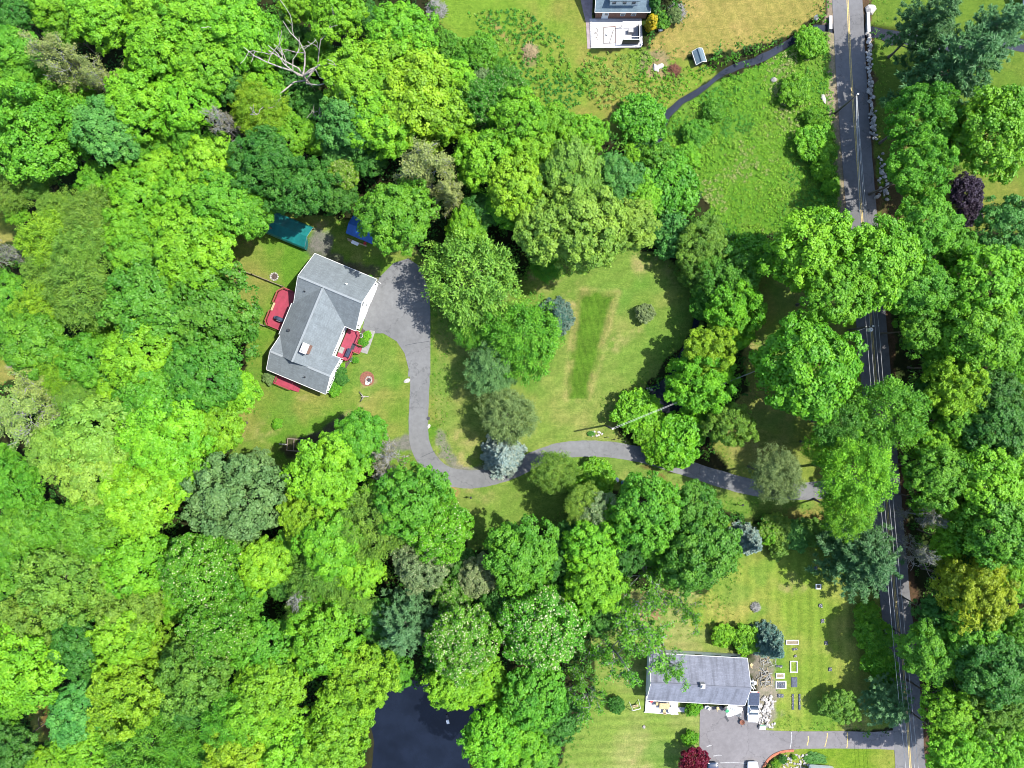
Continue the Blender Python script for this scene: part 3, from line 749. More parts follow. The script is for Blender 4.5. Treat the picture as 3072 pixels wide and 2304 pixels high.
def crown_on_ends(name, seed, ends, per, leaf, rad, z0, keep=1.0, aspect=0.5):
    """leaf tufts at the twig ends of a skeleton (sparse crowns); z measured from z0"""
    r = np.random.RandomState(seed); E = np.array([e[0] for e in ends if r.rand() < keep]); n = len(E)
    q = r.normal(size=(n, per, 3)); q /= np.linalg.norm(q, axis=2, keepdims=True)
    P = E[:, None, :] + q * rad * r.uniform(0.2, 1, (n, per, 1)) - np.array([0, 0, z0])
    Nn = r.normal(scale=.7, size=P.shape) + np.array([0, 0, .9]); m = n * per
    t = r.rand(n, 1) * .5 + r.rand(n, per) * .5
    return leaf_mesh(name, P.reshape(-1, 3), Nn.reshape(-1, 3), leaf * r.uniform(.7, 1.3, m), aspect, t.reshape(-1), seed=seed)

# ---- the crown and trunk meshes that alike trees share
TPL = {}
def tpl(kind, crown, trunk, H, R, rz, tmat, twigs=None): TPL.setdefault(kind, []).append((crown, trunk, H, R, rz, tmat, twigs))
def trunk_mesh(seed, H=16, R=5, **k): return tubes_mesh('trunk', skeleton(seed, H, R, depth=1, limbs=8, kids=(2, 3), **k)[0], 6)
tr_ = [trunk_mesh(50 + i) for i in range(3)]
for i in range(4): tpl('M', crown_maple('crown', 100 + i, lobes=(52, 60, 46, 66)[i], lobe_r=(1.35, 1.2, 1.5, 1.1)[i], rz=(4.2, 4.6, 4.0, 4.4)[i]), tr_[i % 3], 16, 5, 4.4, 'bark')
for i in range(2): tpl('O', crown_maple('crown', 120 + i, lobes=95, lobe_r=0.85, clumps=11, clump_r=0.36, leaves=22, leaf=0.25, amp=0.2, spread=0.7), tr_[(i + 1) % 3], 16, 5, 4.4, 'bark')
for i in range(3): tpl('A', crown_ash('crown', 130 + i, sprays=(560, 500, 620)[i]), tr_[i % 3], 16, 5, 4.4, 'bark')
for i in range(2): tpl('B', crown_maple('crown', 140 + i, lobes=80, lobe_r=0.95, clumps=11, clump_r=0.38, leaves=24, leaf=0.24, fleck=0.17, spread=0.8), tr_[i], 16, 5, 4.4, 'bark')
for i in range(2): tpl('F', crown_maple('crown', 145 + i, lobes=80, lobe_r=0.95, clumps=11, clump_r=0.38, leaves=24, leaf=0.24, fleck=0.05, spread=0.8), tr_[i], 16, 5, 4.4, 'bark')
for i in range(2): tpl('P', crown_pine('crown', 150 + i), trunk_mesh(60 + i, first=0.3), 17, 5, 6.5, 'bark')
for i in range(2): tpl('S', crown_spruce('crown', 160 + i, pale=0.25), tubes_mesh('trunk', [((0, 0, 0), (0, 0, 7.3), 0.14, 0.03)], 6), 7.5, 2.5, 0, 'bark')
tpl('W', crown_spruce('crown', 165, pale=0.45), TPL['S'][0][1], 7.5, 2.5, 0, 'bark')
for i in range(2):
    sk, en = skeleton(170 + i, 16, 5.4, depth=3, limbs=9, kids=(2, 4), rmin=0.045, first=0.35)
    tpl('X', crown_on_ends('crown', 171 + i, en, 8, 0.36, 0.62, 16 - 4.4), tubes_mesh('trunk', sk, 5), 16, 5, 4.4, 'twig')
for i in range(2):
    sk, en = skeleton(180 + i, 16, 5.4, depth=3, limbs=11, kids=(3, 4), rmin=0.05, first=0.3, crook=0.2)
    tpl('T', crown_on_ends('crown', 181 + i, en, 20, 0.27, 0.6, 16 - 4.4, keep=0.85), tubes_mesh('trunk', sk, 4), 16, 5, 4.4, 'twig')
    sk, en = skeleton(185 + i, 16, 5.2, depth=3, limbs=12, kids=(3, 5), rmin=0.05, first=0.3, crook=0.22, trunk=0.24)
    tpl('D', crown_on_ends('crown', 186 + i, en, 5, 0.25, 0.5, 16 - 4.4, keep=0.4), tubes_mesh('trunk', sk, 4), 16, 5, 4.4, 'twig')
stem_ = tubes_mesh('stem', skeleton(90, 3.0, 2.0, trunk=0.09, depth=1, first=0.1, limbs=8, kids=(2, 3), rmin=0.02)[0], 4)
for i in range(3): tpl('H', crown_maple('foliage', 190 + i, R=2.0, rz=1.5, lobes=42, lobe_r=0.5, clumps=9, clump_r=0.22, leaves=20, leaf=0.19, amp=0.22, zmin=-0.3, spread=0.75), stem_, 3.0, 2.0, 1.5, 'bark')
tpl('C', crown_maple('foliage', 198, R=0.75, rz=2.3, lobes=60, lobe_r=0.3, clumps=8, clump_r=0.15, leaves=16, leaf=0.13, amp=0.05, zmin=-0.95), stem_, 4.6, 0.75, 2.3, 'bark')

# colour words -> lit colour in the picture
KF = 0.45
HUE = {
 'lime green': (130, 208, 40), 'yellow-green': (144, 206, 42), 'bright green': (114, 202, 38), 'green': (98, 186, 42), 'mid green': (84, 166, 44),
 'dark green': (72, 150, 48), 'blue-green': (92, 178, 72), 'grey-green': (112, 174, 94), 'olive green': (122, 182, 58), 'pine green': (92, 150, 82), 'pale pine green': (112, 168, 100),
 'tan': (182, 202, 112), 'pale olive': (172, 200, 98), 'blue': (104, 150, 138), 'dark blue-green': (72, 118, 104), 'pale blue': (140, 174, 166), 'golden yellow': (170, 204, 44),
 'crimson': (140, 24, 54), 'purple': (78, 64, 84), 'silver-green': (134, 182, 112), 'grey': (160, 165, 120), 'yellow': (225, 205, 30), 'olive grey': (132, 170, 92), 'pale green': (130, 198, 66)}
KINDW = {'M': ('maple_tree', 'maple'), 'O': ('oak_tree', 'oak'), 'A': ('ash_tree', 'feathery ash'), 'B': ('blossom_tree', 'cream-flecked flowering tree'), 'F': ('blossom_tree', 'lightly flecked tree'),
         'P': ('pine_tree', 'pine'), 'S': ('spruce_tree', 'spruce'), 'W': ('spruce_tree', 'spruce'), 'X': ('sparse_tree', 'open airy tree'), 'T': ('thin_tree', 'thin twiggy tree'), 'D': ('bare_tree', 'nearly bare twiggy tree'), 'H': ('shrub', 'shrub'), 'C': ('columnar_shrub', 'columnar shrub')}

TREES = []
def T(kind, hue, *spots, h=None, label=None):
    for s in spots: TREES.append((kind, hue, s[0], s[1], s[2], s[3] if len(s) > 3 else h, label))

# top-left woods
T('M', 'lime green', (178, 35, 68), (320, 65, 82), (405, 25, 66), (490, 45, 84), (590, 60, 92), (500, 150, 92), (620, 190, 84), (715, 95, 92), (240, 300, 52), (425, 322, 84), (560, 318, 84), (430, 243, 55), (640, 508, 82), (490, 522, 58), (420, 592, 72), (320, 612, 56), (555, 580, 76), (405, 692, 70))
T('M', 'green', (205, 98, 52), (50, 165, 72), (30, 238, 56), (580, 430, 52), (300, 552, 54), (755, 650, 62), (415, 768, 76), (680, 612, 86))
T('M', 'dark green', (40, 45, 58), (120, 20, 46), (700, 250, 60), (245, 410, 40))
T('O', 'green', (105, 405, 132), (110, 248, 60), (410, 470, 62))
T('M', 'blue-green', (335, 400, 86))
T('T', 'tan', (205, 190, 92, 20), (300, 222, 62, 19))
T('D', 'grey', (665, 365, 66, 19), (30, 752, 60, 18))
T('A', 'yellow-green', (775, 325, 62), (150, 725, 84), (800, 352, 70))
T('A', 'olive green', (290, 662, 80), (190, 642, 62), (40, 572, 62), (270, 745, 82), (238, 458, 30), (120, 560, 48))
T('M', 'bright green', (505, 446, 46), (520, 682, 72), (590, 762, 104), (65, 640, 34))
# left flank of the clearing
T('A', 'olive green', (160, 815, 70), (265, 885, 98), (240, 1190, 58))
T('M', 'green', (30, 890, 62), (110, 1030, 92), (280, 1082, 72), (490, 1190, 102))
T('A', 'yellow-green', (145, 922, 76), (180, 1096, 70))
T('M', 'mid green', (620, 930, 128), (460, 915, 112), (615, 1125, 98), (480, 1415, 50), (570, 1050, 70))
T('M', 'lime green', (310, 976, 42), (430, 1066, 94), (370, 1160, 62), (345, 1216, 46), (510, 1310, 110), (660, 1280, 70), (430, 1490, 96), (540, 1400, 76), (715, 1175, 58))
T('T', 'pale olive', (85, 1250, 118), (120, 1180, 80))
T('M', 'pale green', (300, 1300, 108), (200, 1345, 78), (290, 1422, 90))
T('O', 'green', (60, 1452, 72), (30, 1390, 50))
T('O', 'grey-green', (710, 1490, 128), (770, 1420, 60))
# bottom-left woods
T('M', 'green', (75, 1590, 78), (170, 1575, 66), (290, 1575, 82), (45, 1790, 72), (30, 1680, 55))
T('M', 'bright green', (415, 1690, 92), (95, 1985, 108), (270, 2230, 72), (530, 1812, 46), (25, 2110, 54))
T('O', 'olive green', (215, 1740, 120), (110, 1858, 92), (400, 1818, 82), (690, 1612, 62), (590, 2010, 104))
T('F', 'green', (610, 1700, 106), (670, 1870, 92))
T('M', 'lime green', (380, 1902, 84), (780, 2118, 92), (150, 2275, 44))
T('M', 'dark green', (250, 1930, 78), (330, 2010, 60), (40, 2235, 66), (560, 2110, 62), (180, 2240, 34))
T('O', 'yellow-green', (385, 2082, 102), (480, 1940, 60), (730, 2252, 92))
T('M', 'blue-green', (248, 2130, 76))
T('A', 'green', (440, 2230, 102), (700, 2130, 82), (560, 2260, 80), (640, 1950, 60))
# bottom-centre woods
T('O', 'yellow-green', (925, 1545, 82), (1220, 1600, 46), (1090, 2020, 92))
T('M', 'bright green', (1000, 1622, 86), (980, 1912, 98), (990, 1420, 106), (1480, 2205, 88), (1560, 2205, 80))
T('A', 'olive green', (1125, 1560, 108), (960, 1722, 78), (1060, 1800, 62), (935, 1850, 66))
T('F', 'bright green', (1320, 1580, 88))
T('F', 'silver-green', (1270, 1690, 78), (1440, 1720, 56))
T('M', 'lime green', (800, 1690, 72), (1080, 1700, 66), (830, 2050, 92), (1040, 2110, 82), (1010, 2215, 90), (880, 2232, 92), (1370, 2035, 78), (1450, 2030, 60), (1530, 2112, 60))
T('D', 'grey', (900, 1800, 70), (1130, 1390, 84))
T('M', 'green', (800, 1930, 80), (1080, 1312, 72), (1230, 1500, 98), (1310, 1485, 52), (1600, 2082, 86), (1600, 2275, 72), (1195, 2010, 46), (870, 1640, 46), (740, 1770, 60))
T('M', 'dark green', (730, 1680, 58), (880, 1940, 56), (1130, 1850, 50), (1500, 1830, 60), (1330, 1990, 50), (1670, 2145, 66), (1660, 1670, 56), (1150, 1930, 50), (850, 1750, 40), (1385, 1690, 48))
T('P', 'pale pine green', (1210, 1880, 116))
T('B', 'green', (1390, 1912, 96), (1360, 1785, 52), (1620, 1882, 116))
# trees south of the driveway
T('M', 'green', (1560, 1660, 96), (1940, 1535, 102), (1970, 1632, 62))
T('M', 'bright green', (1770, 1640, 76), (1782, 1745, 80), (1850, 1560, 60))
T('M', 'mid green', (2095, 1645, 110), (2070, 1525, 74), (2050, 1700, 70))
T('F', 'silver-green', (1790, 1535, 60))
T('A', 'pale green', (1745, 1505, 54))
T('M', 'dark green', (1790, 1830, 58), (1690, 1760, 52), (1870, 1660, 56), (1720, 1600, 46))
T('X', 'green', (1960, 1745, 92), (1955, 1900, 132), (1835, 1985, 92), (2030, 2005, 66), (1745, 2080, 74), (2080, 1850, 60), (1880, 1820, 60))
T('H', 'lime green', (2240, 1920, 44), (2170, 1905, 32), (2070, 2215, 24))
T('H', 'dark green', (1850, 2115, 27))
T('H', 'crimson', (2078, 2280, 40, 4.5), label='crimson Japanese maple beside the dark parked car')
T('H', 'bright green', (2080, 2125, 26), (1790, 1430, 58), (1745, 1470, 40), (2310, 1590, 40))
# right of the graveyard-like plot and along the road
T('H', 'olive green', (2330, 1585, 48), (2440, 1596, 42), (2340, 1640, 36))
T('H', 'blue-green', (2392, 1606, 44))
T('W', 'pale blue', (2258, 1632, 50, 8.5), (1507, 1375, 70))
T('S', 'blue', (2322, 1945, 54))
T('S', 'dark blue-green', (1668, 945, 60))
T('P', 'pine green', (2605, 1690, 128, 15), (2900, 180, 150), (2800, 55, 92))
T('P', 'pale pine green', (2680, 2125, 82, 9), (3000, 85, 88))
T('A', 'lime green', (2530, 1530, 68), (2480, 1340, 62), (2562, 1425, 102))
T('H', 'bright green', (2620, 1905, 52), (2640, 1990, 48), (2600, 1840, 40), (2655, 2040, 36))
T('O', 'olive green', (2525, 2120, 50, 4.6))
# woods right of the road, lower
T('D', 'grey', (2790, 1570, 60), (2775, 1665, 52))
T('O', 'golden yellow', (2915, 1770, 92), (2870, 1720, 60))
T('M', 'lime green', (3010, 1735, 62), (2850, 1530, 60), (2850, 1622, 56), (2840, 2130, 72), (2860, 2242, 72), (2980, 2242, 84))
T('M', 'green', (2990, 1580, 102), (2900, 1890, 82), (3045, 1912, 72), (3048, 2160, 62), (2780, 1950, 76))
T('M', 'dark green', (3045, 1690, 54), (2960, 1992, 92), (3040, 2072, 70), (2900, 1650, 50), (2800, 1840, 56), (2900, 2060, 60))
T('X', 'yellow-green', (2840, 2002, 64))
T('O', 'olive green', (2950, 2130, 82))
# right of the driveway mouth
T('M', 'lime green', (2440, 745, 112), (2630, 790, 112), (2500, 885, 88))
T('M', 'bright green', (2430, 1105, 136))
T('A', 'green', (2660, 1240, 106))
T('A', 'mid green', (2535, 1275, 82))
T('A', 'olive grey', (2320, 1425, 72))
# woods right of the road, upper
T('M', 'green', (2750, 868, 82), (2755, 985, 70), (2760, 690, 82), (2830, 1098, 62), (2865, 1272, 66), (2800, 1420, 82), (2860, 750, 60))
T('M', 'bright green', (2960, 850, 104), (2930, 1000, 100), (2950, 1432, 92), (2975, 400, 112), (3045, 1045, 76))
T('A', 'olive green', (3050, 790, 60))
T('O', 'yellow-green', (2850, 1170, 82), (3050, 1172, 60))
T('M', 'dark green', (2970, 1182, 72), (2965, 1292, 84), (2830, 930, 60), (2880, 1360, 60), (3040, 920, 56), (2780, 1180, 50), (3040, 1255, 50))
T('M', 'lime green', (2790, 1340, 60), (3050, 1352, 62), (3045, 1462, 62), (2780, 1505, 44))
T('O', 'green', (2760, 350, 86), (2740, 512, 86), (2830, 420, 60))
T('T', 'olive grey', (2862, 452, 68))
T('H', 'purple', (2900, 575, 54, 4.5), (3062, 640, 28, 4), (2910, 640, 38, 4))
T('M', 'blue-green', (3012, 680, 76))
# roadside shrubs
T('H', 'bright green', (2445, 430, 52), (2470, 510, 32), (2430, 125, 48), (2385, 270, 44), (2440, 350, 30), (2490, 560, 26))
# top-centre woods
T('M', 'bright green', (750, 120, 88), (790, 272, 62), (955, 170, 50, 10), (870, 412, 60), (955, 422, 46))
T('M', 'lime green', (1015, 45, 78), (1080, 250, 88), (1210, 120, 86), (1150, 370, 92), (1370, 262, 58), (900, 20, 50))
T('M', 'yellow-green', (1190, 205, 108), (1250, 305, 124), (1340, 345, 80))
T('M', 'dark green', (870, 130, 62, 9), (880, 260, 60, 9), (1110, 480, 48), (1010, 585, 56, 10), (950, 340, 60, 9), (1440, 640, 50), (1100, 60, 40))
T('M', 'blue-green', (1050, 372, 78), (1020, 462, 46))
T('B', 'yellow-green', (1035, 527, 44))
T('O', 'dark green', (905, 565, 86), (800, 492, 84))
T('M', 'green', (1195, 655, 98))
T('T', 'tan', (1262, 500, 100, 20), (1350, 592, 66, 19))
T('M', 'lime green', (1455, 485, 82), (1600, 470, 66))
T('M', 'bright green', (1530, 610, 64), (1400, 690, 56), (1555, 365, 78), (1660, 390, 58), (1755, 412, 58))
T('F', 'mid green', (1450, 320, 74), (1520, 275, 58))
T('H', 'green', (1445, 150, 54), (1340, 135, 42), (1500, 200, 30), (1380, 175, 34))
T('H', 'silver-green', (1452, 218, 28))
# centre-top maples
T('M', 'yellow-green', (1550, 570, 82))
T('M', 'pale green', (1710, 535, 94), (1750, 685, 112), (1890, 685, 72), (1635, 690, 84))
T('M', 'blue-green', (1850, 545, 66))
T('M', 'lime green', (1925, 600, 46))
# along the brook
T('H', 'green', (1925, 355, 78, 4.5), (2010, 560, 86, 5), (1985, 480, 58, 4), (2250, 770, 76, 5), (2090, 400, 40), (2145, 330, 36))
T('H', 'lime green', (1910, 460, 44), (2060, 470, 40))
T('H', 'blue-green', (2012, 700, 68, 5))
T('O', 'olive green', (2112, 728, 72, 8), (2100, 800, 60, 7), (2195, 1275, 68, 9))
T('O', 'mid green', (2180, 842, 88, 9), (2110, 925, 40, 6))
T('O', 'bright green', (2212, 930, 88, 10), (2190, 992, 66, 9), (2105, 1145, 88, 11))
T('O', 'yellow-green', (2125, 1055, 76, 11))
T('H', 'lime green', (1915, 1235, 72, 4.5), (1960, 1290, 56, 4))
T('H', 'bright green', (2035, 1312, 84, 5.5), (1985, 1340, 60, 4.5))
T('H', 'green', (2075, 1190, 26), (2120, 1240, 34))
# lawn trees in the middle
T('A', 'pale green', (1420, 832, 136, 15))
T('A', 'green', (1575, 1015, 100, 13), (1420, 975, 58, 9), (1640, 800, 44, 8))
T('A', 'grey-green', (1475, 1110, 72, 10))
T('A', 'olive grey', (1520, 1250, 76, 10))
T('A', 'olive green', (1665, 1420, 60, 9))
T('H', 'silver-green', (1935, 940, 27, 2.4))
# house garden
T('H', 'dark green', (1016, 1118, 22, 1.5), (1024, 1138, 20, 1.4))
T('H', 'bright green', (1004, 1168, 21, 1.3), (832, 1272, 17, 1.0))
T('H', 'lime green', (1027, 1099, 9, 0.9), (1103, 1005, 12, 0.8), (1098, 1018, 11, 0.8))
T('H', 'green', (1088, 1028, 15, 1.0), (1066, 1080, 10, 0.8), (1108, 838, 14, 1.2))
T('H', 'olive grey', (810, 1131, 22, 1.5))
T('C', 'yellow', (1955, 66, 15, 4.4), label='golden columnar shrub at the corner of the white terrace')
T('C', 'dark green', (1962, 12, 17, 5.0), label='dark green columnar shrub at the corner of the blue-grey roofed house')
T('H', 'olive grey', (2022, 45, 26, 2.0))
T('H', 'green', (1990, 60, 26, 1.6))
T('H', 'lime green', (2330, 2290, 14, 1.0), (2382, 2272, 8, 0.7))
T('H', 'dark green', (2348, 2278, 13, 1.0))
T('H', 'lime green', (5, 1030, 14, 1.2))

LAND = [('bleached dead tree', 910, 195), ('grey-roofed house', 950, 980), ('teal carport', 865, 690), ('dark pond', 1270, 2180), ('small pond', 1985, 1190),
        ('white terrace', 1840, 105), ('streaked grey roof', 2100, 2030), ('transformer pole', 2580, 985), ('road bridge', 2540, 90), ('dark garden beds', 2370, 2010),
        ('trailer frame', 900, 1335), ('driveway mouth', 2600, 1455), ('leaning dead trunk', 155, 2170), ('left-edge roof corner', 25, 1005), ('pale blue driveway spruce', 1507, 1375), ('mown strip', 1770, 1035), ('upper-left tan twiggy tree', 205, 190), ('round bare grey tree', 665, 365), ('broad dark maple dome', 560, 925), ('silvery oak', 710, 1490), ('golden oak', 2915, 1770), ('purple shrub', 2900, 575)]
ORD = ['nearest', 'second nearest', 'third nearest', 'fourth nearest', 'fifth nearest', 'sixth nearest', 'seventh nearest', 'eighth nearest', 'ninth nearest']
def direction(dx, dy):
    a = math.degrees(math.atan2(-dy, dx)) % 360
    return ['right of', 'up-right of', 'above', 'up-left of', 'left of', 'down-left of', 'below', 'down-right of'][int((a + 22.5) // 45) % 8]

def plant_trees():
    rnd = random.Random(4); info = []
    for i, (k, hue, x, y, r, h, lab) in enumerate(TREES):
        L = min(LAND, key=lambda q: math.hypot(q[1] - x, q[2] - y)); dd = math.hypot(L[1] - x, L[2] - y)
        size = '' if k == 'C' else ('small ' if r < 45 and k != 'H' else 'large ' if r > 92 else '')
        info.append((size + hue + ' ' + KINDW[k][1], direction(x - L[1], y - L[2]), L[0], dd, i))
    labels = {}
    for i, (look, dr, ln, dd, _) in enumerate(info):
        same = sorted([q[3] for q in info if q[:3] == (look, dr, ln)])
        rank = same.index(dd)
        lab = '%s %s the %s' % (look, dr, ln)
        if len(same) > 1: lab += ', ' + ORD[min(rank, 8)] + ' of %s' % {2: 'two', 3: 'three', 4: 'four', 5: 'five', 6: 'six', 7: 'seven', 8: 'eight', 9: 'nine'}.get(len(same), 'several')
        labels[i] = lab
    for i, (k, hue, x, y, r, h, lab) in enumerate(TREES):
        crown, trunk, H, R, rz, tmat, tw = TPL[k][i % len(TPL[k])]
        shrub = k in 'HC'
        if h is None:
            if k == 'H': h = 0.9 + r * 0.042
            elif k in 'SW': h = 2.0 + r * 0.115
            else: h = min(19.0, max(8.0, 4.2 + r * 0.155)) * rnd.uniform(0.94, 1.06)
        zc = h * (0.6 if shrub or k in 'SW' else 0.72)
        q = W(x, y, zc); Rw = r / S * (CAM_H - zc) / CAM_H * (1.10 if k in 'MOABF' else 1.05 if k in 'XTD' else 1.0)
        e = empty(KINDW[k][0], (q.x, q.y, 0), rnd.uniform(0, 6.28), lab or labels[i], 'shrub' if shrub else 'tree')
        e['group'] = {'H': 'shrubs and bushes', 'C': 'columnar shrubs', 'P': 'pines', 'S': 'spruces', 'W': 'spruces', 'D': 'nearly bare trees', 'T': 'thin twiggy trees'}.get(k, 'leafy trees of the woods and lawns')
        c = link('foliage' if shrub else 'crown', crown, M['leaf'], e)
        sxy = Rw / R
        if k in 'SW':
            c.scale = (sxy, sxy, h / H); s2 = link('trunk', trunk, M[tmat], e); s2.scale = (sxy, sxy, h / H)
        else:
            cz = min(rz * sxy * 1.0, h * (0.5 if shrub else 0.44)); sz = cz / rz
            if k in 'XTD': sz = h / H; c.location = (0, 0, h - 4.4 * sz)
            else: c.location = (0, 0, h - cz * 0.97)
            c.scale = (sxy * rnd.uniform(0.94, 1.06), sxy * rnd.uniform(0.94, 1.06), sz)
            if k in 'XTD': c.scale = (sxy, sxy, sz)
            s2 = link('stem' if shrub else 'trunk', trunk, M[tmat], e)
            s2.scale = (sxy * (0.85 if k not in 'XTD' else 1), sxy * (0.85 if k not in 'XTD' else 1), h / H * (0.93 if k not in 'XTD' else 1))
        col = np.array(A(*HUE[hue], k=KF)) * rnd.uniform(0.88, 1.1)
        col[0] *= rnd.uniform(0.9, 1.14) * (1.0 if k in 'SWPTD' or hue in ('crimson', 'purple', 'yellow', 'golden yellow') else 1.14 if hue in ('yellow-green', 'olive green', 'lime green', 'olive grey') else 1.3); col[2] *= 1.1
        c.color = (*col, 1)
plant_trees()

# the bleached dead trees among the maples
def dead_tree(x, y, h, R, seed, label, leanv, limbs=8, depth=2, trunk=0.3, spread=0.45):
    r = np.random.RandomState(seed); out = []; ends = []
    p = W(x, y, h * 0.6); e = empty('dead_tree', (p.x - leanv[0] * 0.5, p.y - leanv[1] * 0.5, 0), 0, label, 'tree', 'bleached dead trees')
    q = np.zeros(3); d = np.array([leanv[0] / h, leanv[1] / h, 1.0]); pts = [q]; rr = trunk
    for s in range(6):
        d2 = d + r.normal(scale=0.08, size=3); q2 = q + d2 / np.linalg.norm(d2) * h * 0.5 / 6; out.append((q, q2, rr, rr * 0.9)); rr *= 0.9; q = q2; pts.append(q)
    link('trunk', tubes_mesh('trunk', out, 8), M['palebark'], e)
    for k in range(limbs):
        out = []; a = k * 2 * math.pi / limbs + r.rand() * .5
        grow_branches(r, pts[-1 - (k % 2)], np.array([math.cos(a) * 0.7, math.sin(a) * 0.7, 0.85]), R * r.uniform(0.8, 1.15), trunk * 0.52, depth, out, ends, (2, 3), spread, 0.26, 0.055, 0.05, 0.5, 5)
        link('limb', tubes_mesh('limb', out, 6), M['palebark'], e)
    return e
dead_tree(905, 205, 23, 9.5, 31, 'big bleached dead tree with crooked bare limbs among the maples', (0.5, 0.8), 9)
dead_tree(940, 345, 17, 3.6, 35, 'small bleached dead snag just below the big dead tree', (0.3, 0.2), 5, 1, 0.2)
dead_tree(2780, 1668, 12, 3.4, 37, 'bleached fallen-looking dead limbs at the edge of the shaded road', (-0.6, 0.1), 6, 2, 0.2)
# a leaning trunk left standing in the gap of the woods
p0 = W(146, 2250, 0); p1 = W(168, 2122, 6.5)
e = empty('leaning_trunk', p0, 0, 'bare brown trunk leaning in the bottom-left gap of the woods', 'dead trunk')
d = p1 - p0
mb = MB(); mb.tube([(0, 0, 0), d * 0.35 + Vector((0.1, 0, 0)), d * 0.7, d], [0.24, 0.2, 0.15, 0.05], 9); mb.build('trunk', M['palebark'], e, True)
mb = MB(); mb.tube([d * 0.72, d * 0.86 + Vector((0.5, 0, 0.1)), d * 0.95 + Vector((1.0, 0.1, 0.3))], [0.08, 0.06, 0.03], 6); mb.build('side_branch', M['palebark'], e, True)

# ------------------------------------------------------------------ undergrowth, weeds, meadow (uncountable)
OPEN = [YARD, LAWN, LAWNR, PLOT, LAWNB, LAWNE, LAWNF, TAN, TOPG, MEADOW, POND_BIG, POND_SMALL, POND_EAST, APRON, ND] + SMALL
def scatter(name, n_try, test, zfun, leaf, cols, per, rad, seed, label, flat=0.5, aspect=0.45):
    r = np.random.RandomState(seed)
    x = r.uniform(-97, 97, n_try); y = r.uniform(-73, 73, n_try)
    m = test(x, y); x = x[m]; y = y[m]; n = len(x)
    z = zfun(x, y, r)
    q = r.normal(size=(n, per, 3)); q /= np.linalg.norm(q, axis=2, keepdims=True)
    P = np.stack([x, y, z], 1)[:, None, :] + q * rad * r.uniform(0.3, 1, (n, per, 1)) * np.array([1, 1, flat]); P[..., 2] = np.maximum(P[..., 2], 0.03)
    Nn = r.normal(scale=.6, size=P.shape) + np.array([0, 0, .9])
    C = np.array([A(*c, k=KF) for c in cols]); pick = np.clip((fbm(x, y, 6, seed % 6) - 0.25) * 2 * len(cols) + r.normal(scale=.7, size=n), 0, len(cols) - 1).astype(int)
    cc = C[pick][:, None, :] * r.uniform(0.65, 1.3, (n, per, 1)); m2 = n * per
    me = leaf_mesh(name, P.reshape(-1, 3), Nn.reshape(-1, 3), leaf * r.uniform(.7, 1.4, m2), aspect, None, col=cc.reshape(-1, 3), seed=seed)
    o = link(name, me, M['herb']); tag(o, label, kind='stuff'); o['category'] = name.replace('_', ' ')
    return o
RP = poly_w(ROADC); DP = poly_w(DRV); SP = poly_w(STREAM)
def is_open(x, y):
    o = np.zeros(x.shape, bool)
    for p in OPEN: o |= inside(poly_w(p), x, y)
    return o | (dist_line(RP, x, y) < 3.6) | (dist_line(DP, x, y) < 2.6)
BUILT = [[(1722, -120), (2000, -120), (1960, 45), (1930, 50), (1935, 150), (1755, 150)], [(1935, 1925), (2330, 1935), (2330, 2200), (2110, 2200), (1935, 2185)], [(2050, 170), (2115, 140), (2130, 195), (2080, 215)], [(780, 620), (950, 640), (945, 760), (900, 760), (780, 700)]]
def clear(x, y):
    o = np.ones(x.shape, bool)
    for p in BUILT: o &= ~inside(poly_w(p), x, y)
    return o & (dist_line(RP, x, y) > 3.4) & (dist_line(DP, x, y) > 2.0) & (dist_line(SP, x, y) > 0.85) & ~inside(poly_w(POND_SMALL), x, y) & ~inside(poly_w(POND_BIG), x, y) & ~inside(poly_w([(1100, 2050), (1430, 2030), (1440, 2500), (1100, 2500)]), x, y)
scatter('undergrowth', 26000, lambda x, y: ~is_open(x, y) & clear(x, y), lambda x, y, r: 0.2 + 3.6 * np.power(r.rand(len(x)), 1.5) * fbm(x, y, 8, 2) * 1.8, 0.42,
        [(52, 104, 36), (64, 128, 38), (84, 152, 42), (110, 168, 48)], 11, 0.8, 3, 'dark leafy undergrowth on the floor of the woods', 0.55, 0.6)
scatter('meadow_weeds', 150000, lambda x, y: inside(poly_w(MEADOW), x, y) & clear(x, y), lambda x, y, r: 0.08 + 0.55 * np.clip(fbm(x, y, 3.2, 1) * 2 - 0.6, 0, 1) * r.rand(len(x)), 0.21,
        [(104, 182, 66), (140, 206, 56), (158, 216, 62), (168, 214, 74), (200, 208, 134)], 12, 0.28, 5, 'rough bright green weeds of the wet meadow beside the road', 0.5)
WEEDS = [(1400, 40), (1560, 20), (1690, 120), (1720, 230), (1765, 160), (1945, 160), (2010, 210), (2060, 230), (2010, 300), (1900, 330), (1820, 330), (1740, 320), (1660, 340), (1560, 250), (1480, 130)]
scatter('garden_weeds', 110000, lambda x, y: inside(poly_w(WEEDS), x, y) & clear(x, y) & (fbm(x, y, 5, 3) > 0.24), lambda x, y, r: 0.08 + 0.7 * np.clip(fbm(x, y, 3.0, 4) * 2 - 0.6, 0, 1) * r.rand(len(x)), 0.27,
        [(84, 164, 62), (104, 180, 54), (132, 196, 56), (160, 198, 84)], 12, 0.3, 6, 'tangled green weeds below the white terrace', 0.5)
BANK = [(1900, 205), (2060, 200), (2130, 180), (2300, 140), (2450, 60), (2490, 60), (2490, 160), (2290, 200), (2140, 260), (2050, 320), (1960, 420), (1880, 420), (1930, 300)]
scatter('stream_bank_weeds', 90000, lambda x, y: inside(poly_w(BANK), x, y) & clear(x, y), lambda x, y, r: 0.06 + 0.4 * r.rand(len(x)) * fbm(x, y, 2, 1), 0.24,
        [(92, 176, 30), (120, 200, 30), (132, 208, 44)], 8, 0.25, 7, 'lush bright grass along the narrow brook', 0.5)
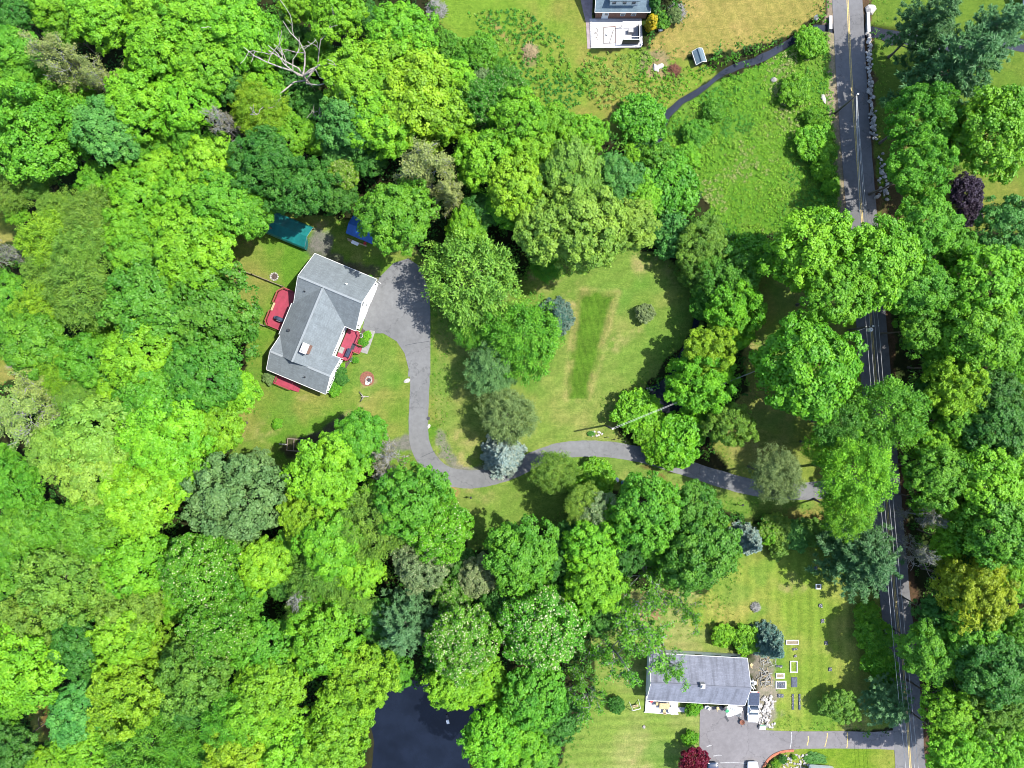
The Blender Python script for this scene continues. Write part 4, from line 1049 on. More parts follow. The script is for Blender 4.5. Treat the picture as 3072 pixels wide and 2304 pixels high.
LAWNS = [YARD, LAWN, LAWNR, PLOT, LAWNB, TAN, LAWNE, LAWNF]
def on_lawn(x, y):
    o = np.zeros(x.shape, bool)
    for p in LAWNS: o |= inside(poly_w(p), x, y)
    for hp in ([(820, 640), (1140, 800), (1090, 1000), (1120, 1060), (960, 1200), (790, 1180), (780, 900), (780, 640)], APRON, ND, [(1930, 1930), (2330, 1940), (2330, 2190), (1930, 2180)]):
        o &= ~inside(poly_w(hp), x, y)
    return o & clear(x, y) & (dist_line(DP, x, y) > 2.2)
def edge(x, y):
    d = np.full(x.shape, 1e9)
    for p in LAWNS: d = np.minimum(d, dist_poly(poly_w(p), x, y))
    return d
scatter('lawn_edge_grass', 60000, lambda x, y: on_lawn(x, y) & (edge(x, y) < 1.6 + 3 * fbm(x, y, 6, 1) ** 2), lambda x, y, r: 0.04 + 0.18 * r.rand(len(x)), 0.20,
        [(74, 150, 34), (104, 178, 36), (128, 190, 46), (160, 180, 76)], 7, 0.22, 9, 'unmown grass along the edges of the lawns', 0.4, 0.3)

# ------------------------------------------------------------------ buildings
def slope(parent, pts, mat, eave, thick=0.14, name='roof_slope'):
    """one roof plane: planar polygon (any winding), eave = (i, j) indices of its eave edge; slab with UVs in metres"""
    P = [Vector(p) for p in pts]
    n = (P[1] - P[0]).cross(P[2] - P[0])
    if n.z < 0: P = P[::-1]; eave = (len(P) - 1 - eave[0], len(P) - 1 - eave[1])
    nrm = (P[1] - P[0]).cross(P[2] - P[0]).normalized()
    U = (P[eave[1]] - P[eave[0]]).normalized(); Vv = nrm.cross(U)
    k = len(P); vs = P + [p - nrm * thick for p in P]
    fs = [tuple(range(k)), tuple(range(2 * k - 1, k - 1, -1))] + [(i, k + i, k + (i + 1) % k, (i + 1) % k) for i in range(k)]
    me = bpy.data.meshes.new(name); me.from_pydata([tuple(v) for v in vs], [], fs); me.update()
    uv = me.uv_layers.new(name='UVMap')
    for li, l in enumerate(me.loops):
        p = vs[l.vertex_index]; uv.data[li].uv = (p.dot(U), p.dot(Vv))
    return link(name, me, mat, parent)

def beam(parent, name, a, b, w, h, mat): mb = MB(); mb.bar(a, b, w, h); return mb.build(name, mat, parent)

def window(parent, c, w, h, ax, out, frame='trim'):
    """window in a vertical wall: c centre, ax = direction along the wall (2d), out = outward normal (2d)"""
    ax = Vector((*ax, 0)).normalized(); out = Vector((*out, 0)).normalized(); c = Vector(c)
    f = MB(); t = 0.07
    for s in (-1, 1):
        f.bar(c + ax * (s * w / 2) + Vector((0, 0, -h / 2 - t / 2)) + out * .03, c + ax * (s * w / 2) + Vector((0, 0, h / 2 + t / 2)) + out * .03, t, 0.08)
        f.bar(c - ax * (w / 2 - .05) + Vector((0, 0, s * h / 2)) + out * .032, c + ax * (w / 2 - .05) + Vector((0, 0, s * h / 2)) + out * .032, 0.08, t)
    wo = f.build('window', M[frame], parent)
    p = MB(); p.bar(c - ax * w / 2 + out * 0.012, c + ax * w / 2 + out * 0.012, 0.03, h); p.build('pane', M['glass'], wo)
    return wo

def railing(parent, pts, z0, h=0.95, mat='redrail', gap=0.16):
    mb = MB(); P = [Vector((p[0], p[1], z0)) for p in pts]
    for i in range(len(P) - 1):
        a, b = P[i], P[i + 1]; L = (b - a).length; n = max(1, int(L / 1.6)); up = Vector((0, 0, 1))
        mb.bar(a + up * h, b + up * h, 0.14, 0.05); mb.bar(a + up * (h - 0.09), b + up * (h - 0.09), 0.04, 0.09); mb.bar(a + up * 0.1, b + up * 0.1, 0.04, 0.09)
        for k in range(n + 1):
            q = a.lerp(b, k / n); mb.box((q.x, q.y, z0 + h / 2 - 0.02), (0.095, 0.095, h - 0.02))
        m = int(L / gap)
        for k in range(1, m):
            q = a.lerp(b, k / m); mb.box((q.x, q.y, z0 + h / 2), (0.038, 0.038, h - 0.16))
    return mb.build('railing', M[mat], parent)

def main_house():
    a = math.radians(-22.6); O = W(967.9, 865.6, 6.9)
    e = empty('house', (O.x, O.y, 0), a, 'white house with grey shingle roof and red decks in the clearing', 'house')
    L = lambda u, v, z: Vector((u, -v, z))
    ze, zr = 3.5, 6.9; sh = M['shingle']
    # walls, each wing a closed solid under its roof
    def wing(poly_uvz_front, v0, v1, along):
        mb = MB(); n = len(poly_uvz_front)
        if along == 'u': A_ = [L(v0, p, z) for p, z in poly_uvz_front]; B_ = [L(v1, p, z) for p, z in poly_uvz_front]
        else: A_ = [L(p, v0, z) for p, z in poly_uvz_front]; B_ = [L(p, v1, z) for p, z in poly_uvz_front]
        mb.add(A_ + B_, [tuple(range(n)), tuple(range(2 * n - 1, n - 1, -1))] + [(i, n + i, n + (i + 1) % n, (i + 1) % n) for i in range(n)])
        return mb.build('wall', M['white'], e)
    wing([(-4.5, 0), (3.85, 0), (3.85, 3.55), (-0.32, 6.65), (-4.5, 3.55)], -4.2, 6.38, 'u')
    wing([(-4.4, 0), (4.35, 0), (4.35, 3.5), (0, 6.6), (-4.4, 3.5)], 0.3, 12.45, 'v')
    wing([(9.75, 0), (15.35, 0), (15.35, 3.5), (12.55, 5.15), (9.75, 3.5)], -4.1, 5.8, 'u')
    # roof planes
    nr = -0.32
    slope(e, [L(-4.4, -4.85, ze), L(6.62, -4.85, ze), L(6.62, nr, zr), L(-4.4, nr, zr)], sh, (0, 1))
    slope(e, [L(-4.4, 4.2, ze), L(6.62, 4.2, ze), L(6.62, nr, zr), L(-4.4, nr, zr)], sh, (0, 1))
    slope(e, [L(-4.72, 4.05, ze), L(-4.72, 9.55, ze), L(-2.1, 12.62, 5.382), L(0, 12.62, zr), L(0, -0.2, zr)], sh, (0, 1))
    slope(e, [L(4.65, 4.05, ze), L(4.65, 9.55, ze), L(2.07, 12.62, 5.386), L(0, 12.62, zr), L(0, -0.2, zr)], sh, (0, 1))
    for v_ in (9.42, 15.7):
        slope(e, [L(-4.42, v_, ze), L(6.08, v_, ze), L(6.08, 12.56, 5.4), L(-4.42, 12.56, 5.4)], sh, (0, 1))
    # ridge caps
    for p, q in ((L(-4.42, nr, zr + .03), L(6.64, nr, zr + .03)), (L(0, 0.0, zr + .035), L(0, 12.64, zr + .035)), (L(-4.44, 12.56, 5.43), L(-2.2, 12.56, 5.43)), (L(2.2, 12.56, 5.43), L(6.1, 12.56, 5.43))):
        beam(e, 'ridge_cap', p, q, 0.34, 0.05, M['ridge'])
    # white fascia / gutters along every free roof edge
    g = [(L(-4.4, -4.92, 3.44), L(6.62, -4.92, 3.44)), (L(4.7, 4.27, 3.44), L(6.62, 4.27, 3.44)), (L(-4.79, 4.1, 3.44), L(-4.79, 9.6, 3.44)), (L(4.72, 4.3, 3.44), L(4.72, 9.35, 3.44)),
         (L(4.7, 9.35, 3.44), L(6.08, 9.35, 3.44)), (L(-4.42, 15.77, 3.44), L(6.08, 15.77, 3.44))]
    for p, q in g: beam(e, 'gutter', p, q, 0.09, 0.10, M['gutter'])
    for u_, v0, vr, v1, zz in ((6.66, -4.85, nr, 4.2, zr), (-4.44, -4.85, nr, 4.2, zr), (6.12, 9.42, 12.56, 15.7, 5.4), (-4.46, 9.42, 12.56, 15.7, 5.4)):
        beam(e, 'rake_board', L(u_, v0, ze - .09), L(u_, vr, zz - .09), 0.05, 0.18, M['trim']); beam(e, 'rake_board', L(u_, v1, ze - .09), L(u_, vr, zz - .09), 0.05, 0.18, M['trim'])
    # chimney: brick shaft, pale crown, two flues
    mb = MB(); mb.box(L(1.25, 9.85, 6.7), (0.95, 1.5, 2.0), 0); ch = mb.build('chimney', M['brick'], e)
    ch.rotation_euler = (0, 0, 0)
    mb = MB(); mb.box(L(1.25, 9.85, 7.76), (1.12, 1.68, 0.14)); mb.build('chimney_crown', M['palecon'], ch)
    for s in (-0.36, 0.36): mb = MB(); mb.lathe([(0.2, 0), (0.2, 0.3), (0.15, 0.3), (0.15, 0.12)], L(1.25, 9.85 + s, 7.82), 12); mb.build('flue', M['trim'], ch)
    # vent pipes
    for u_, v_, z_ in ((2.9, -2.2, 5.9), (-2.9, 1.5, 5.75), (2.1, 14.4, 4.6)):
        mb = MB(); mb.lathe([(0.16, -0.25), (0.07, 0.0), (0.06, 0.38), (0.04, 0.4)], L(u_, v_, z_), 10); mb.build('vent_pipe', M['trim'] if u_ > 2.5 else M['black'], e)
    mb = MB(); mb.box(L(-3.1, 8.3, 4.85), (0.4, 0.4, 0.35)); mb.build('roof_vent', M['black'], e)
    # east gable of the garage wing: two doors, attic louvre, lamps
    for v_ in (-2.4, 1.7):
        mb = MB(); mb.box(L(6.40, v_, 1.2), (0.08, 2.7, 2.3)); d = mb.build('garage_door', M['white'], e)
        for k in range(4):
            for j in range(4):
                mb = MB(); mb.box(L(6.45, v_ - 0.99 + j * 0.66, 0.4 + k * 0.55), (0.03, 0.54, 0.42)); mb.build('door_panel', M['white'], d)
        mb = MB(); mb.box(L(6.44, v_, 2.42), (0.1, 2.9, 0.12)); mb.build('door_trim', M['trim'], d)
    mb = MB(); mb.box(L(6.42, -0.3, 5.2), (0.08, 0.7, 0.9)); mb.build('gable_louvre', M['steel'], e)
    for v_ in (-4.1, -0.4, 3.3):
        mb = MB(); mb.box(L(6.48, v_, 2.5), (0.16, 0.16, 0.3), taper=0.6); mb.build('wall_lamp', M['black'], e)
    # east gable of the south wing: two banks of four windows
    for v_ in (10.45, 10.97, 11.49, 12.01, 13.0, 13.52, 14.04, 14.56): window(e, L(5.81, v_, 1.75), 0.42, 1.15, (0, 1), (1, 0))
    for v_, u_ in ((15.37, 1.5), (15.37, 3.4)): window(e, L(u_, v_, 1.7), 0.9, 1.1, (1, 0), (0, -1))
    for u_ in (-2.5, 1.0, 4.0): window(e, L(u_, -4.51, 1.8), 0.9, 1.1, (1, 0), (0, 1))
    for v_ in (5.6, 8.2): window(e, L(-4.42, v_, 1.9), 1.5, 1.6, (0, 1), (-1, 0))
    for v_ in (5.4, 8.6): window(e, L(4.37, v_, 1.9), 1.0, 1.2, (0, 1), (1, 0))
    mb = MB(); mb.box(L(4.38, 7.0, 1.75), (0.08, 0.95, 2.1)); d = mb.build('front_door', M['white'], e); mb = MB(); mb.box(L(4.44, 7.35, 1.7), (0.05, 0.06, 0.2)); mb.build('handle', M['black'], d)
    for u_, v_ in ((6.5, -4.75), (6.35, 4.15), (5.85, 15.6), (5.86, 9.4)):
        mb = MB(); mb.tube([L(u_, v_, 3.35), L(u_, v_, 0.2), L(u_ + .25, v_ + .05, 0.08)], 0.05, 6); mb.build('downspout', M['trim'], e)
    # west deck
    def deck(pts, z, name, label, rails, cat='deck', joists=True):
        o = empty(name, (O.x, O.y, 0), a, label, cat)
        mb = MB(); mb.prism([(u, -v) for u, v in pts], z - 0.05, z); fl = mb.build('deck_floor', M['red'], o)
        xs_ = [p[0] for p in pts]; 
        mb = MB(); n = len(pts)
        for i in range(n):
            p, q = pts[i], pts[(i + 1) % n]; mb.bar(L(p[0], p[1], z - 0.17), L(q[0], q[1], z - 0.17), 0.05, 0.22)
        mb.build('rim_joist', M['redrail'], o)
        for u, v in pts: mb = MB(); mb.box(L(u, v, (z - 0.28) / 2), (0.1, 0.1, z - 0.28)); mb.build('post', M['redrail'], o)
        for r in rails: railing(o, [(u, -v) for u, v in r], z)
        return o
    W1 = [(-4.45, 2.2), (-7.6, 2.2), (-8.4, 3.1), (-8.4, 8.4), (-7.85, 9.05), (-4.75, 9.05), (-4.75, 4.3), (-4.45, 4.3)]
    dk = deck(W1, 0.75, 'deck', 'large red deck with railing on the left side of the house', [[(-6.0, 2.22), (-7.6, 2.22), (-8.38, 3.1), (-8.38, 5.1)], [(-8.38, 6.6), (-8.38, 8.4), (-7.85, 9.02), (-4.9, 9.02)]])
    for k in range(3): mb = MB(); mb.box(L(-5.2, 2.05 - 0.3 * k, 0.62 - 0.2 * k), (1.3, 0.32, 0.05)); mb.build('stair_tread', M['red'], dk)
    # low bench rail between the two railing runs
    mb = MB(); mb.bar(L(-8.3, 5.15, 0.98), L(-8.3, 6.55, 0.98), 0.32, 0.05)
    for v_ in (5.3, 6.4): mb.box(L(-8.3, v_, 0.85), (0.28, 0.08, 0.22))
    mb.build('bench_ledge', M['palewood'], dk)
    W2 = [(4.7, 4.25), (6.5, 4.25), (7.0, 4.75), (7.0, 9.0), (6.5, 9.55), (6.1, 9.6), (4.7, 9.6)]
    dk2 = deck(W2, 0.72, 'front_deck', 'red front deck with railings and steps facing the driveway', [[(6.5, 4.28), (6.98, 4.75), (6.98, 6.25), (8.1, 6.25)], [(8.1, 7.6), (6.98, 7.6), (6.98, 8.98), (6.5, 9.5)]])
    for k in range(3): mb = MB(); mb.box(L(7.2 + 0.32 * k, 6.92, 0.56 - 0.19 * k), (0.34, 1.2, 0.05)); mb.build('stair_tread', M['red'], dk2)
    W3 = [(-3.1, 15.45), (-3.1, 17.6), (-0.2, 17.6), (0.0, 17.6), (0.0, 15.45)]
    dk3 = deck(W3, 0.70, 'back_deck', 'small red deck with steps under the lower eave of the house', [[(-3.06, 15.8), (-3.06, 17.56), (-0.2, 17.56)], [(-0.1, 15.8), (-0.1, 16.4)]])
    for k in range(3): mb = MB(); mb.box(L(0.2 + 0.3 * k, 17.0, 0.54 - 0.19 * k), (0.32, 1.2, 0.05)); mb.build('stair_tread', M['red'], dk3)
    # things standing on the decks
    def at(u, v, z, rz=0.0): p = Matrix.Rotation(a, 4, 'Z') @ L(u, v, z); return (O.x + p.x, O.y + p.y, z), a + rz
    loc, rz = at(-6.3, 7.35, 0.75, math.radians(0))
    g = empty('grill', loc, rz, 'black covered grill on the large left deck', 'grill')
    mb = MB(); mb.tube([(-0.55, 0, 0.95), (0.55, 0, 0.95)], 0.34, 14); mb.build('lid', M['navy'], g, True)
    mb = MB(); mb.box((0, 0, 0.42), (1.0, 0.55, 0.84)); mb.build('cabinet', M['black'], g)
    for s in (-1, 1): mb = MB(); mb.box((s * 0.72, 0, 0.86), (0.42, 0.5, 0.05)); mb.build('side_shelf', M['navy'], g)
    mb = MB(); mb.bar((-.4, -.37, 1.0), (.4, -.37, 1.0), 0.04); mb.build('handle', M['steel'], g)
    loc, rz = at(6.45, 8.15, 0.72, math.radians(90))
    b = empty('bench', loc, rz, 'dark blue cushioned bench on the front deck', 'bench')
    mb = MB(); mb.box((0, 0, 0.42), (1.5, 0.55, 0.12)); mb.build('seat', M['navy'], b)
    mb = MB(); mb.box((0, 0.26, 0.68), (1.5, 0.1, 0.46)); mb.build('backrest', M['navy'], b)
    for sx in (-1, 1):
        for sy in (-1, 1): mb = MB(); mb.box((sx * 0.65, sy * 0.2, 0.18), (0.07, 0.07, 0.36)); mb.build('leg', M['black'], b)
    loc, rz = at(6.62, 6.9, 0.727); mb = MB(); mb.box((0, 0, 0), (0.6, 1.0, 0.012)); tag(mb.build('door_mat', M['black'], None, loc=loc, rz=rz), 'black mat at the top of the front deck steps', 'mat')
    loc, rz = at(5.05, 8.2, 0.727); mb = MB(); mb.box((0, 0, 0), (0.75, 1.05, 0.012)); tag(mb.build('door_mat', M['concrete'], None, loc=loc, rz=rz), 'pale grey mat by the front door on the red deck', 'mat')
    # concrete walk, mulch bed, edging stones
    mb = MB(); mb.prism([w2(1108, 993), (w2(1112, 990)), w2(1125, 994), w2(1124, 1000), w2(1102, 1062), w2(1082, 1056)], -0.03, 0.075); tag(mb.build('garden_walk', M['concrete']), kind='structure')
    mb = MB(); mb.prism([w2(1086, 985), w2(1103, 975), w2(1116, 986), w2(1106, 993), w2(1080, 1056), w2(1072, 1040), w2(1080, 1004)], -0.02, 0.03); tag(mb.build('mulch_bed', M['mulch']), kind='structure')
    mb = MB(); mb.prism([w2(1040, 1086), w2(1052, 1084), w2(1035, 1110), w2(1012, 1160), w2(1000, 1164), w2(1026, 1100)], -0.02, 0.03); tag(mb.build('mulch_bed', M['mulch']), kind='structure')
    for i, (x, y) in enumerate(((1083.7, 1007), (1053.8, 1077.5))):
        p = W(x, y); t = empty('flower_pot', p, 0, ['round pot of plants beside the mulch bed at the front deck', 'round pot of plants at the lower corner of the front deck'][i], 'flower pot', 'flower pots')
        mb = MB(); mb.lathe([(0.26, 0), (0.36, 0.34), (0.42, 0.36), (0.42, 0.42), (0.34, 0.42), (0.3, 0.36)], n=14); mb.build('pot', M['palecon'], t)
        c = link('plant', TPL['H'][0][0], M['leaf'], t, (0, 0, 0.5)); c.scale = (0.16, 0.16, 0.16); c.color = (*A(120, 150, 110, k=KF), 1)
    p = W(811, 1148); t = empty('flower_pot', p, 0, 'pot with orange and yellow flowers beside the small back deck', 'flower pot', 'flower pots')
    mb = MB(); mb.lathe([(0.24, 0), (0.34, 0.3), (0.3, 0.32)], n=12); mb.build('pot', M['orange'], t)
    c = link('plant', TPL['H'][1][0], M['leaf'], t, (0, 0, 0.45)); c.scale = (0.2, 0.2, 0.2); c.color = (*A(200, 160, 30, k=KF), 1)
    return O, a
HO, HA = main_house()

def carport():
    """teal peaked tarp shelter on hoops, in the house's own axes"""
    L = lambda u, v: (Matrix.Rotation(HA, 4, 'Z') @ Vector((u, -v, 0)))
    c = L(-11.2, -7.0); e = empty('carport', (HO.x + c.x, HO.y + c.y, 0), HA, 'long teal tarp carport partly under the dark oak', 'carport')
    LX = 4.25; prof = [(-1.95, 0.0), (-1.98, 1.3), (-1.75, 1.75), (0, 2.75), (1.75, 1.75), (1.98, 1.3), (1.95, 0.35)]
    # cover: sagging between five hoops
    n = 17; vs = []; fs = []; m = len(prof); r = random.Random(3)
    for i in range(n):
        x = -LX + 2 * LX * i / (n - 1); sag = 0.06 * abs(math.sin(math.pi * i / 4))
        for j, (y, z) in enumerate(prof): vs.append((x, y, z - (sag if z > 1 else 0) + (r.uniform(-.02, .02) if z > .5 else 0)))
    for i in range(n - 1):
        for j in range(m - 1): k = i * m + j; fs.append((k, k + m, k + m + 1, k + 1))
    me = bpy.data.meshes.new('tarp_cover'); me.from_pydata(vs, [], fs); me.update(); o = link('tarp_cover', me, M['teal'], e)
    sm = o.modifiers.new('thick', 'SOLIDIFY'); sm.thickness = 0.02
    for i in range(5):
        x = -LX + 2 * LX * i / 4; mb = MB(); mb.tube([(x, y * 0.98, z - 0.06) for y, z in prof[:-1]] + [(x, 1.93, 0)], 0.03, 6); mb.build('hoop', M['steel'], e)
    mb = MB(); mb.add([(-LX + .03, y, z) for y, z in prof], [tuple(range(m))]); mb.build('end_panel', M['teal'], e)
    vs = [(LX + .02, -1.95, 0), (LX + .02, -1.98, 1.3), (LX + .02, -1.75, 1.75), (LX + .02, 0, 2.7), (LX + .05, -0.5, 1.6), (LX + .1, -1.2, 0.8)]
    mb = MB(); mb.add(vs, [tuple(range(6))]); mb.build('drawn_flap', M['teal'], e)
carport()

def blue_shed():
    L = lambda u, v: (Matrix.Rotation(HA, 4, 'Z') @ Vector((u, -v, 0)))
    c = L(0.9, -11.7); e = empty('shed', (HO.x + c.x, HO.y + c.y, 0), HA, 'small shed with bright blue tarp roof beside the green maple', 'shed')
    for s in (-1, 1): slope(e, [(-2.4, s * 1.6, 1.85), (2.4, s * 1.6, 1.85), (2.4, 0, 2.65), (-2.4, 0, 2.65)], M['blue'], (0, 1), 0.06)
    mb = MB(); mb.add([Vector((x, y, z)) for x in (-2.2, 2.2) for y, z in ((-1.4, 0), (1.4, 0), (1.4, 1.8), (0, 2.5), (-1.4, 1.8))], [(0, 1, 2, 3, 4), (9, 8, 7, 6, 5)] + [(i, 5 + i, 5 + (i + 1) % 5, (i + 1) % 5) for i in range(5)])
    mb.build('wall', M['wood'], e)
    mb = MB(); mb.box((-0.5, -1.44, 0.95), (0.95, 0.06, 1.8)); d = mb.build('door', M['wood'], e); mb = MB(); mb.box((-0.15, -1.49, 0.95), (0.05, 0.05, 0.16)); mb.build('handle', M['steel'], d)
    for i, (p, q, lab) in enumerate((((1042, 716), (1100, 739), 'long pale plank lying in front of the blue tarp shed'), ((1044, 720), (1078, 735), 'shorter pale plank beside the long plank at the blue shed'))):
        a_ = W(*p); b_ = W(*q); mb = MB(); mb.bar(a_ + Vector((0, 0, 0.12)), b_ + Vector((0, 0, 0.12)), 0.22, 0.06); tag(mb.build('plank', M['palewood']), lab, 'plank', 'planks by the shed')
    p = W(1066, 730); e2 = empty('washtub', p, math.radians(-24), 'white tub lying beside the planks at the blue shed', 'tub')
    mb = MB(); mb.box((0, 0, 0.15), (1.1, 0.45, 0.26), taper=1.12); mb.build('basin', M['whiteplastic'], e2); mb = MB(); mb.box((0, 0, 0.29), (1.25, 0.55, 0.04)); mb.build('rim', M['whiteplastic'], e2)
    p = W(1096, 731); mb = MB(); mb.lathe([(0.2, 0), (0.26, 0.3), (0.27, 0.32), (0.23, 0.3), (0.17, 0.04)], p, 14); tag(mb.build('bucket', M['redplastic']), 'red bucket near the end of the long plank', 'bucket')
blue_shed()

def gable_house(name, label, c, rz, lx, ly, ze, zr, ov, roof, wall, cat='house'):
    e = empty(name, c, rz, label, cat); hx, hy = lx / 2, ly / 2
    for s in (-1, 1):
        slope(e, [(-hx, s * hy, ze), (hx, s * hy, ze), (hx, 0, zr), (-hx, 0, zr)], M[roof], (0, 1), 0.13)
        beam(e, 'gutter', (-hx, s * (hy + .05), ze - .07), (hx, s * (hy + .05), ze - .07), 0.08, 0.09, M['gutter'])
        for t in (-1, 1): beam(e, 'rake_board', (t * (hx + .03), s * hy, ze - .09), (t * (hx + .03), 0, zr - .09), 0.05, 0.17, M['trim'])
    beam(e, 'ridge_cap', (-hx, 0, zr + .02), (hx, 0, zr + .02), 0.3, 0.05, M[roof])
    wx, wy = hx - ov, hy - ov; zt = ze + (zr - ze) * ov / hy - 0.2
    mb = MB(); mb.add([Vector((x, y, z)) for x in (-wx, wx) for y, z in ((-wy, 0), (wy, 0), (wy, zt), (0, zr - .2), (-wy, zt))], [(0, 1, 2, 3, 4), (9, 8, 7, 6, 5)] + [(i, 5 + i, 5 + (i + 1) % 5, (i + 1) % 5) for i in range(5)])
    mb.build('wall', M[wall], e)
    return e, wx, wy

# the neighbour's house at the bottom
e, wx, wy = gable_house('house', 'low white house with streaked grey roof at the bottom of the picture', (30.55, -48.75, 0), math.radians(-3.1), 16.2, 7.75, 2.8, 5.3, 0.3, 'shingle2', 'white')
for x in (0.3, 3.6, 6.3): window(e, (x, wy + .01, 1.75), 1.3, 1.0, (1, 0), (0, 1))
for x in (-5.5, -2.5): window(e, (x, -wy - .01, 1.5), 1.2, 1.1, (1, 0), (0, -1))
mb = MB(); mb.box((0.15, 0.15, 5.35), (0.75, 0.75, 1.0)); ch = mb.build('chimney', M['palecon'], e); mb = MB(); mb.lathe([(0.16, 0), (0.16, 0.35), (0.22, 0.36), (0.22, 0.42)], (0.15, 0.15, 5.85), 12); mb.build('flue', M['trim'], ch)
mb = MB(); mb.box((5.3, -wy - .04, 1.15), (3.4, 0.08, 2.3)); d = mb.build('garage_door', M['white'], e)
for k in range(4): mb = MB(); mb.box((5.3, -wy - .09, 0.35 + k * 0.55), (3.1, 0.03, 0.42)); mb.build('door_panel', M['white'], d)
mb = MB(); mb.box((-1.0, -wy - .04, 1.05), (0.95, 0.08, 2.1)); mb.build('door', M['wood'], e)
# its terrace with furniture
TE = Matrix.Translation((30.55, -48.75, 0)) @ Matrix.Rotation(math.radians(-3.1), 4, 'Z')
t = empty('terrace', TE @ Vector((-5.0, -5.3, 0)), math.radians(-3.1), 'pale blue-white terrace deck below the streaked grey roof', 'terrace')
mb = MB(); mb.prism([(-2.75, -1.65), (2.75, -1.65), (2.75, 1.75), (-2.75, 1.75)], 0.02, 0.32); mb.build('terrace_floor', M['palecon'], t)
mb = MB(); mb.prism([(-2.85, -1.75), (2.85, -1.75), (2.85, -1.62), (-2.85, -1.62)], 0.0, 0.40); mb.build('edge_board', M['trim'], t)
def table_round(loc, label, r=0.62):
    t = empty('patio_table', loc, 0, label, 'table'); mb = MB(); mb.lathe([(r - .03, 0.68), (r, 0.70), (r, 0.73), (r - .02, 0.74)], n=24); mb.build('tabletop', M['whiteplastic'], t)
    mb = MB(); mb.lathe([(0.05, 0.04), (0.05, 0.68)], n=8); mb.build('pedestal', M['steel'], t); mb = MB(); mb.lathe([(0.3, 0), (0.3, 0.05), (0.06, 0.08)], n=14); mb.build('base', M['steel'], t)
def chair(loc, rz, label, mat='palewood', group='patio chairs'):
    t = empty('patio_chair', loc, rz, label, 'chair', group)
    mb = MB(); mb.box((0, 0, 0.43), (0.5, 0.5, 0.05)); mb.build('seat', M[mat], t); mb = MB(); mb.box((0, 0.25, 0.7), (0.5, 0.05, 0.5), rx=-0.15); mb.build('backrest', M[mat], t)
    for sx in (-1, 1):
        for sy in (-1, 1): mb = MB(); mb.box((sx * 0.22, sy * 0.22, 0.2), (0.04, 0.04, 0.4)); mb.build('leg', M[mat], t)
table_round(TE @ Vector((-3.35, -6.15, 0.32)), 'round white table at the right end of the pale terrace', 0.68)
e2 = empty('patio_table', TE @ Vector((-4.7, -5.5, 0.32)), math.radians(-3), 'long pale wooden table on the pale terrace', 'table')
mb = MB(); mb.box((0, 0, 0.72), (1.7, 1.0, 0.06)); mb.build('tabletop', M['palewood'], e2)
for sx in (-1, 1):
    for sy in (-1, 1): mb = MB(); mb.box((sx * .75, sy * .4, .34), (.08, .08, .68)); mb.build('leg', M['palewood'], e2)
chair(TE @ Vector((-5.9, -5.3, 0.32)), 1.6, 'wooden chair at the left end of the long terrace table')
chair(TE @ Vector((-4.6, -6.5, 0.32)), 3.1, 'wooden chair below the long terrace table')
chair(TE @ Vector((-6.9, -4.9, 0.32)), 0.8, 'red chair at the left side of the pale terrace', 'redplastic')
p = TE @ Vector((-1.0, -6.35, 0)); mb = MB(); mb.box((p.x, p.y, 0.06), (2.3, 0.8, 0.12), math.radians(-3)); tag(mb.build('doorstep', M['palecon']), 'pale concrete slab between the terrace and the driveway', 'slab')
# driveway clutter
def bin_(x, y, mat, label, r=0.3, h=0.95):
    p = W(x, y); t = empty('waste_bin', p, 0, label, 'bin', 'bins on the driveway'); mb = MB(); mb.lathe([(r * .78, 0), (r, h), (r * .94, h), (r * .7, 0.05)], n=14); mb.build('bin_body', M[mat], t)
    mb = MB(); mb.lathe([(r * 1.06, 0), (r * 1.08, 0.05), (r * .6, 0.1)], (0, 0, h), 14); mb.build('lid', M[mat], t)
bin_(2170, 2119, 'black', 'black bin against the garage of the low house'); bin_(2176, 2124, 'green', 'green bin beside the black bin at the garage')
def crumpled(name, x, y, rx, ry, h, mat, label, cat, seed):
    """draped, folded sheet over a heap"""
    r = np.random.RandomState(seed); n = 26; vs = []; fs = []
    for i in range(n):
        for j in range(n):
            u = (i / (n - 1) - .5) * 2; v = (j / (n - 1) - .5) * 2
            k = max(abs(u), abs(v)) / (math.hypot(u, v) + 1e-6) ; q = (u * k, v * k)
            d = math.hypot(*q); ang = math.atan2(v, u); ww = 1 + 0.16 * math.sin(3 * ang + seed) + 0.1 * math.sin(5 * ang)
            z = h * max(0, 1 - d ** 2.2) * (0.7 + 0.6 * r.rand()) + 0.03
            vs.append((q[0] * rx * ww, q[1] * ry * ww, z))
    for i in range(n - 1):
        for j in range(n - 1): k = i * n + j; fs.append((k, k + n, k + n + 1, k + 1))
    me = bpy.data.meshes.new(name); me.from_pydata(vs, [], fs); me.update(); p = W(x, y)
    return tag(link(name, me, M[mat], None, (p.x, p.y, 0.045)), label, cat)
crumpled('tarp', 2200, 2130, 1.35, 1.05, 0.5, 'whiteplastic', 'crumpled white sheet over a heap beside the garage door', 'tarp', 2)
crumpled('tarp', 2216, 2142, 0.55, 0.45, 0.4, 'steel', 'small grey-blue bundle at the corner of the white sheet', 'tarp', 5)
p = W(2224, 2163); t = empty('wheelbarrow', p, 0.6, 'rust-coloured wheelbarrow tipped on the driveway', 'wheelbarrow')
mb = MB(); mb.lathe([(0.15, 0.2), (0.42, 0.48), (0.44, 0.5), (0.4, 0.48), (0.13, 0.23)], n=14); mb.build('tray', M['rust'], t)
for s in (-1, 1): mb = MB(); mb.bar((s * .2, .3, .2), (s * .3, -1.0, .42), .05); mb.build('handle', M['wood'], t)
mb = MB(); mb.tube([(-.05, .6, .18), (.05, .6, .18)], .18, 12); mb.build('wheel', M['tyre'], t)
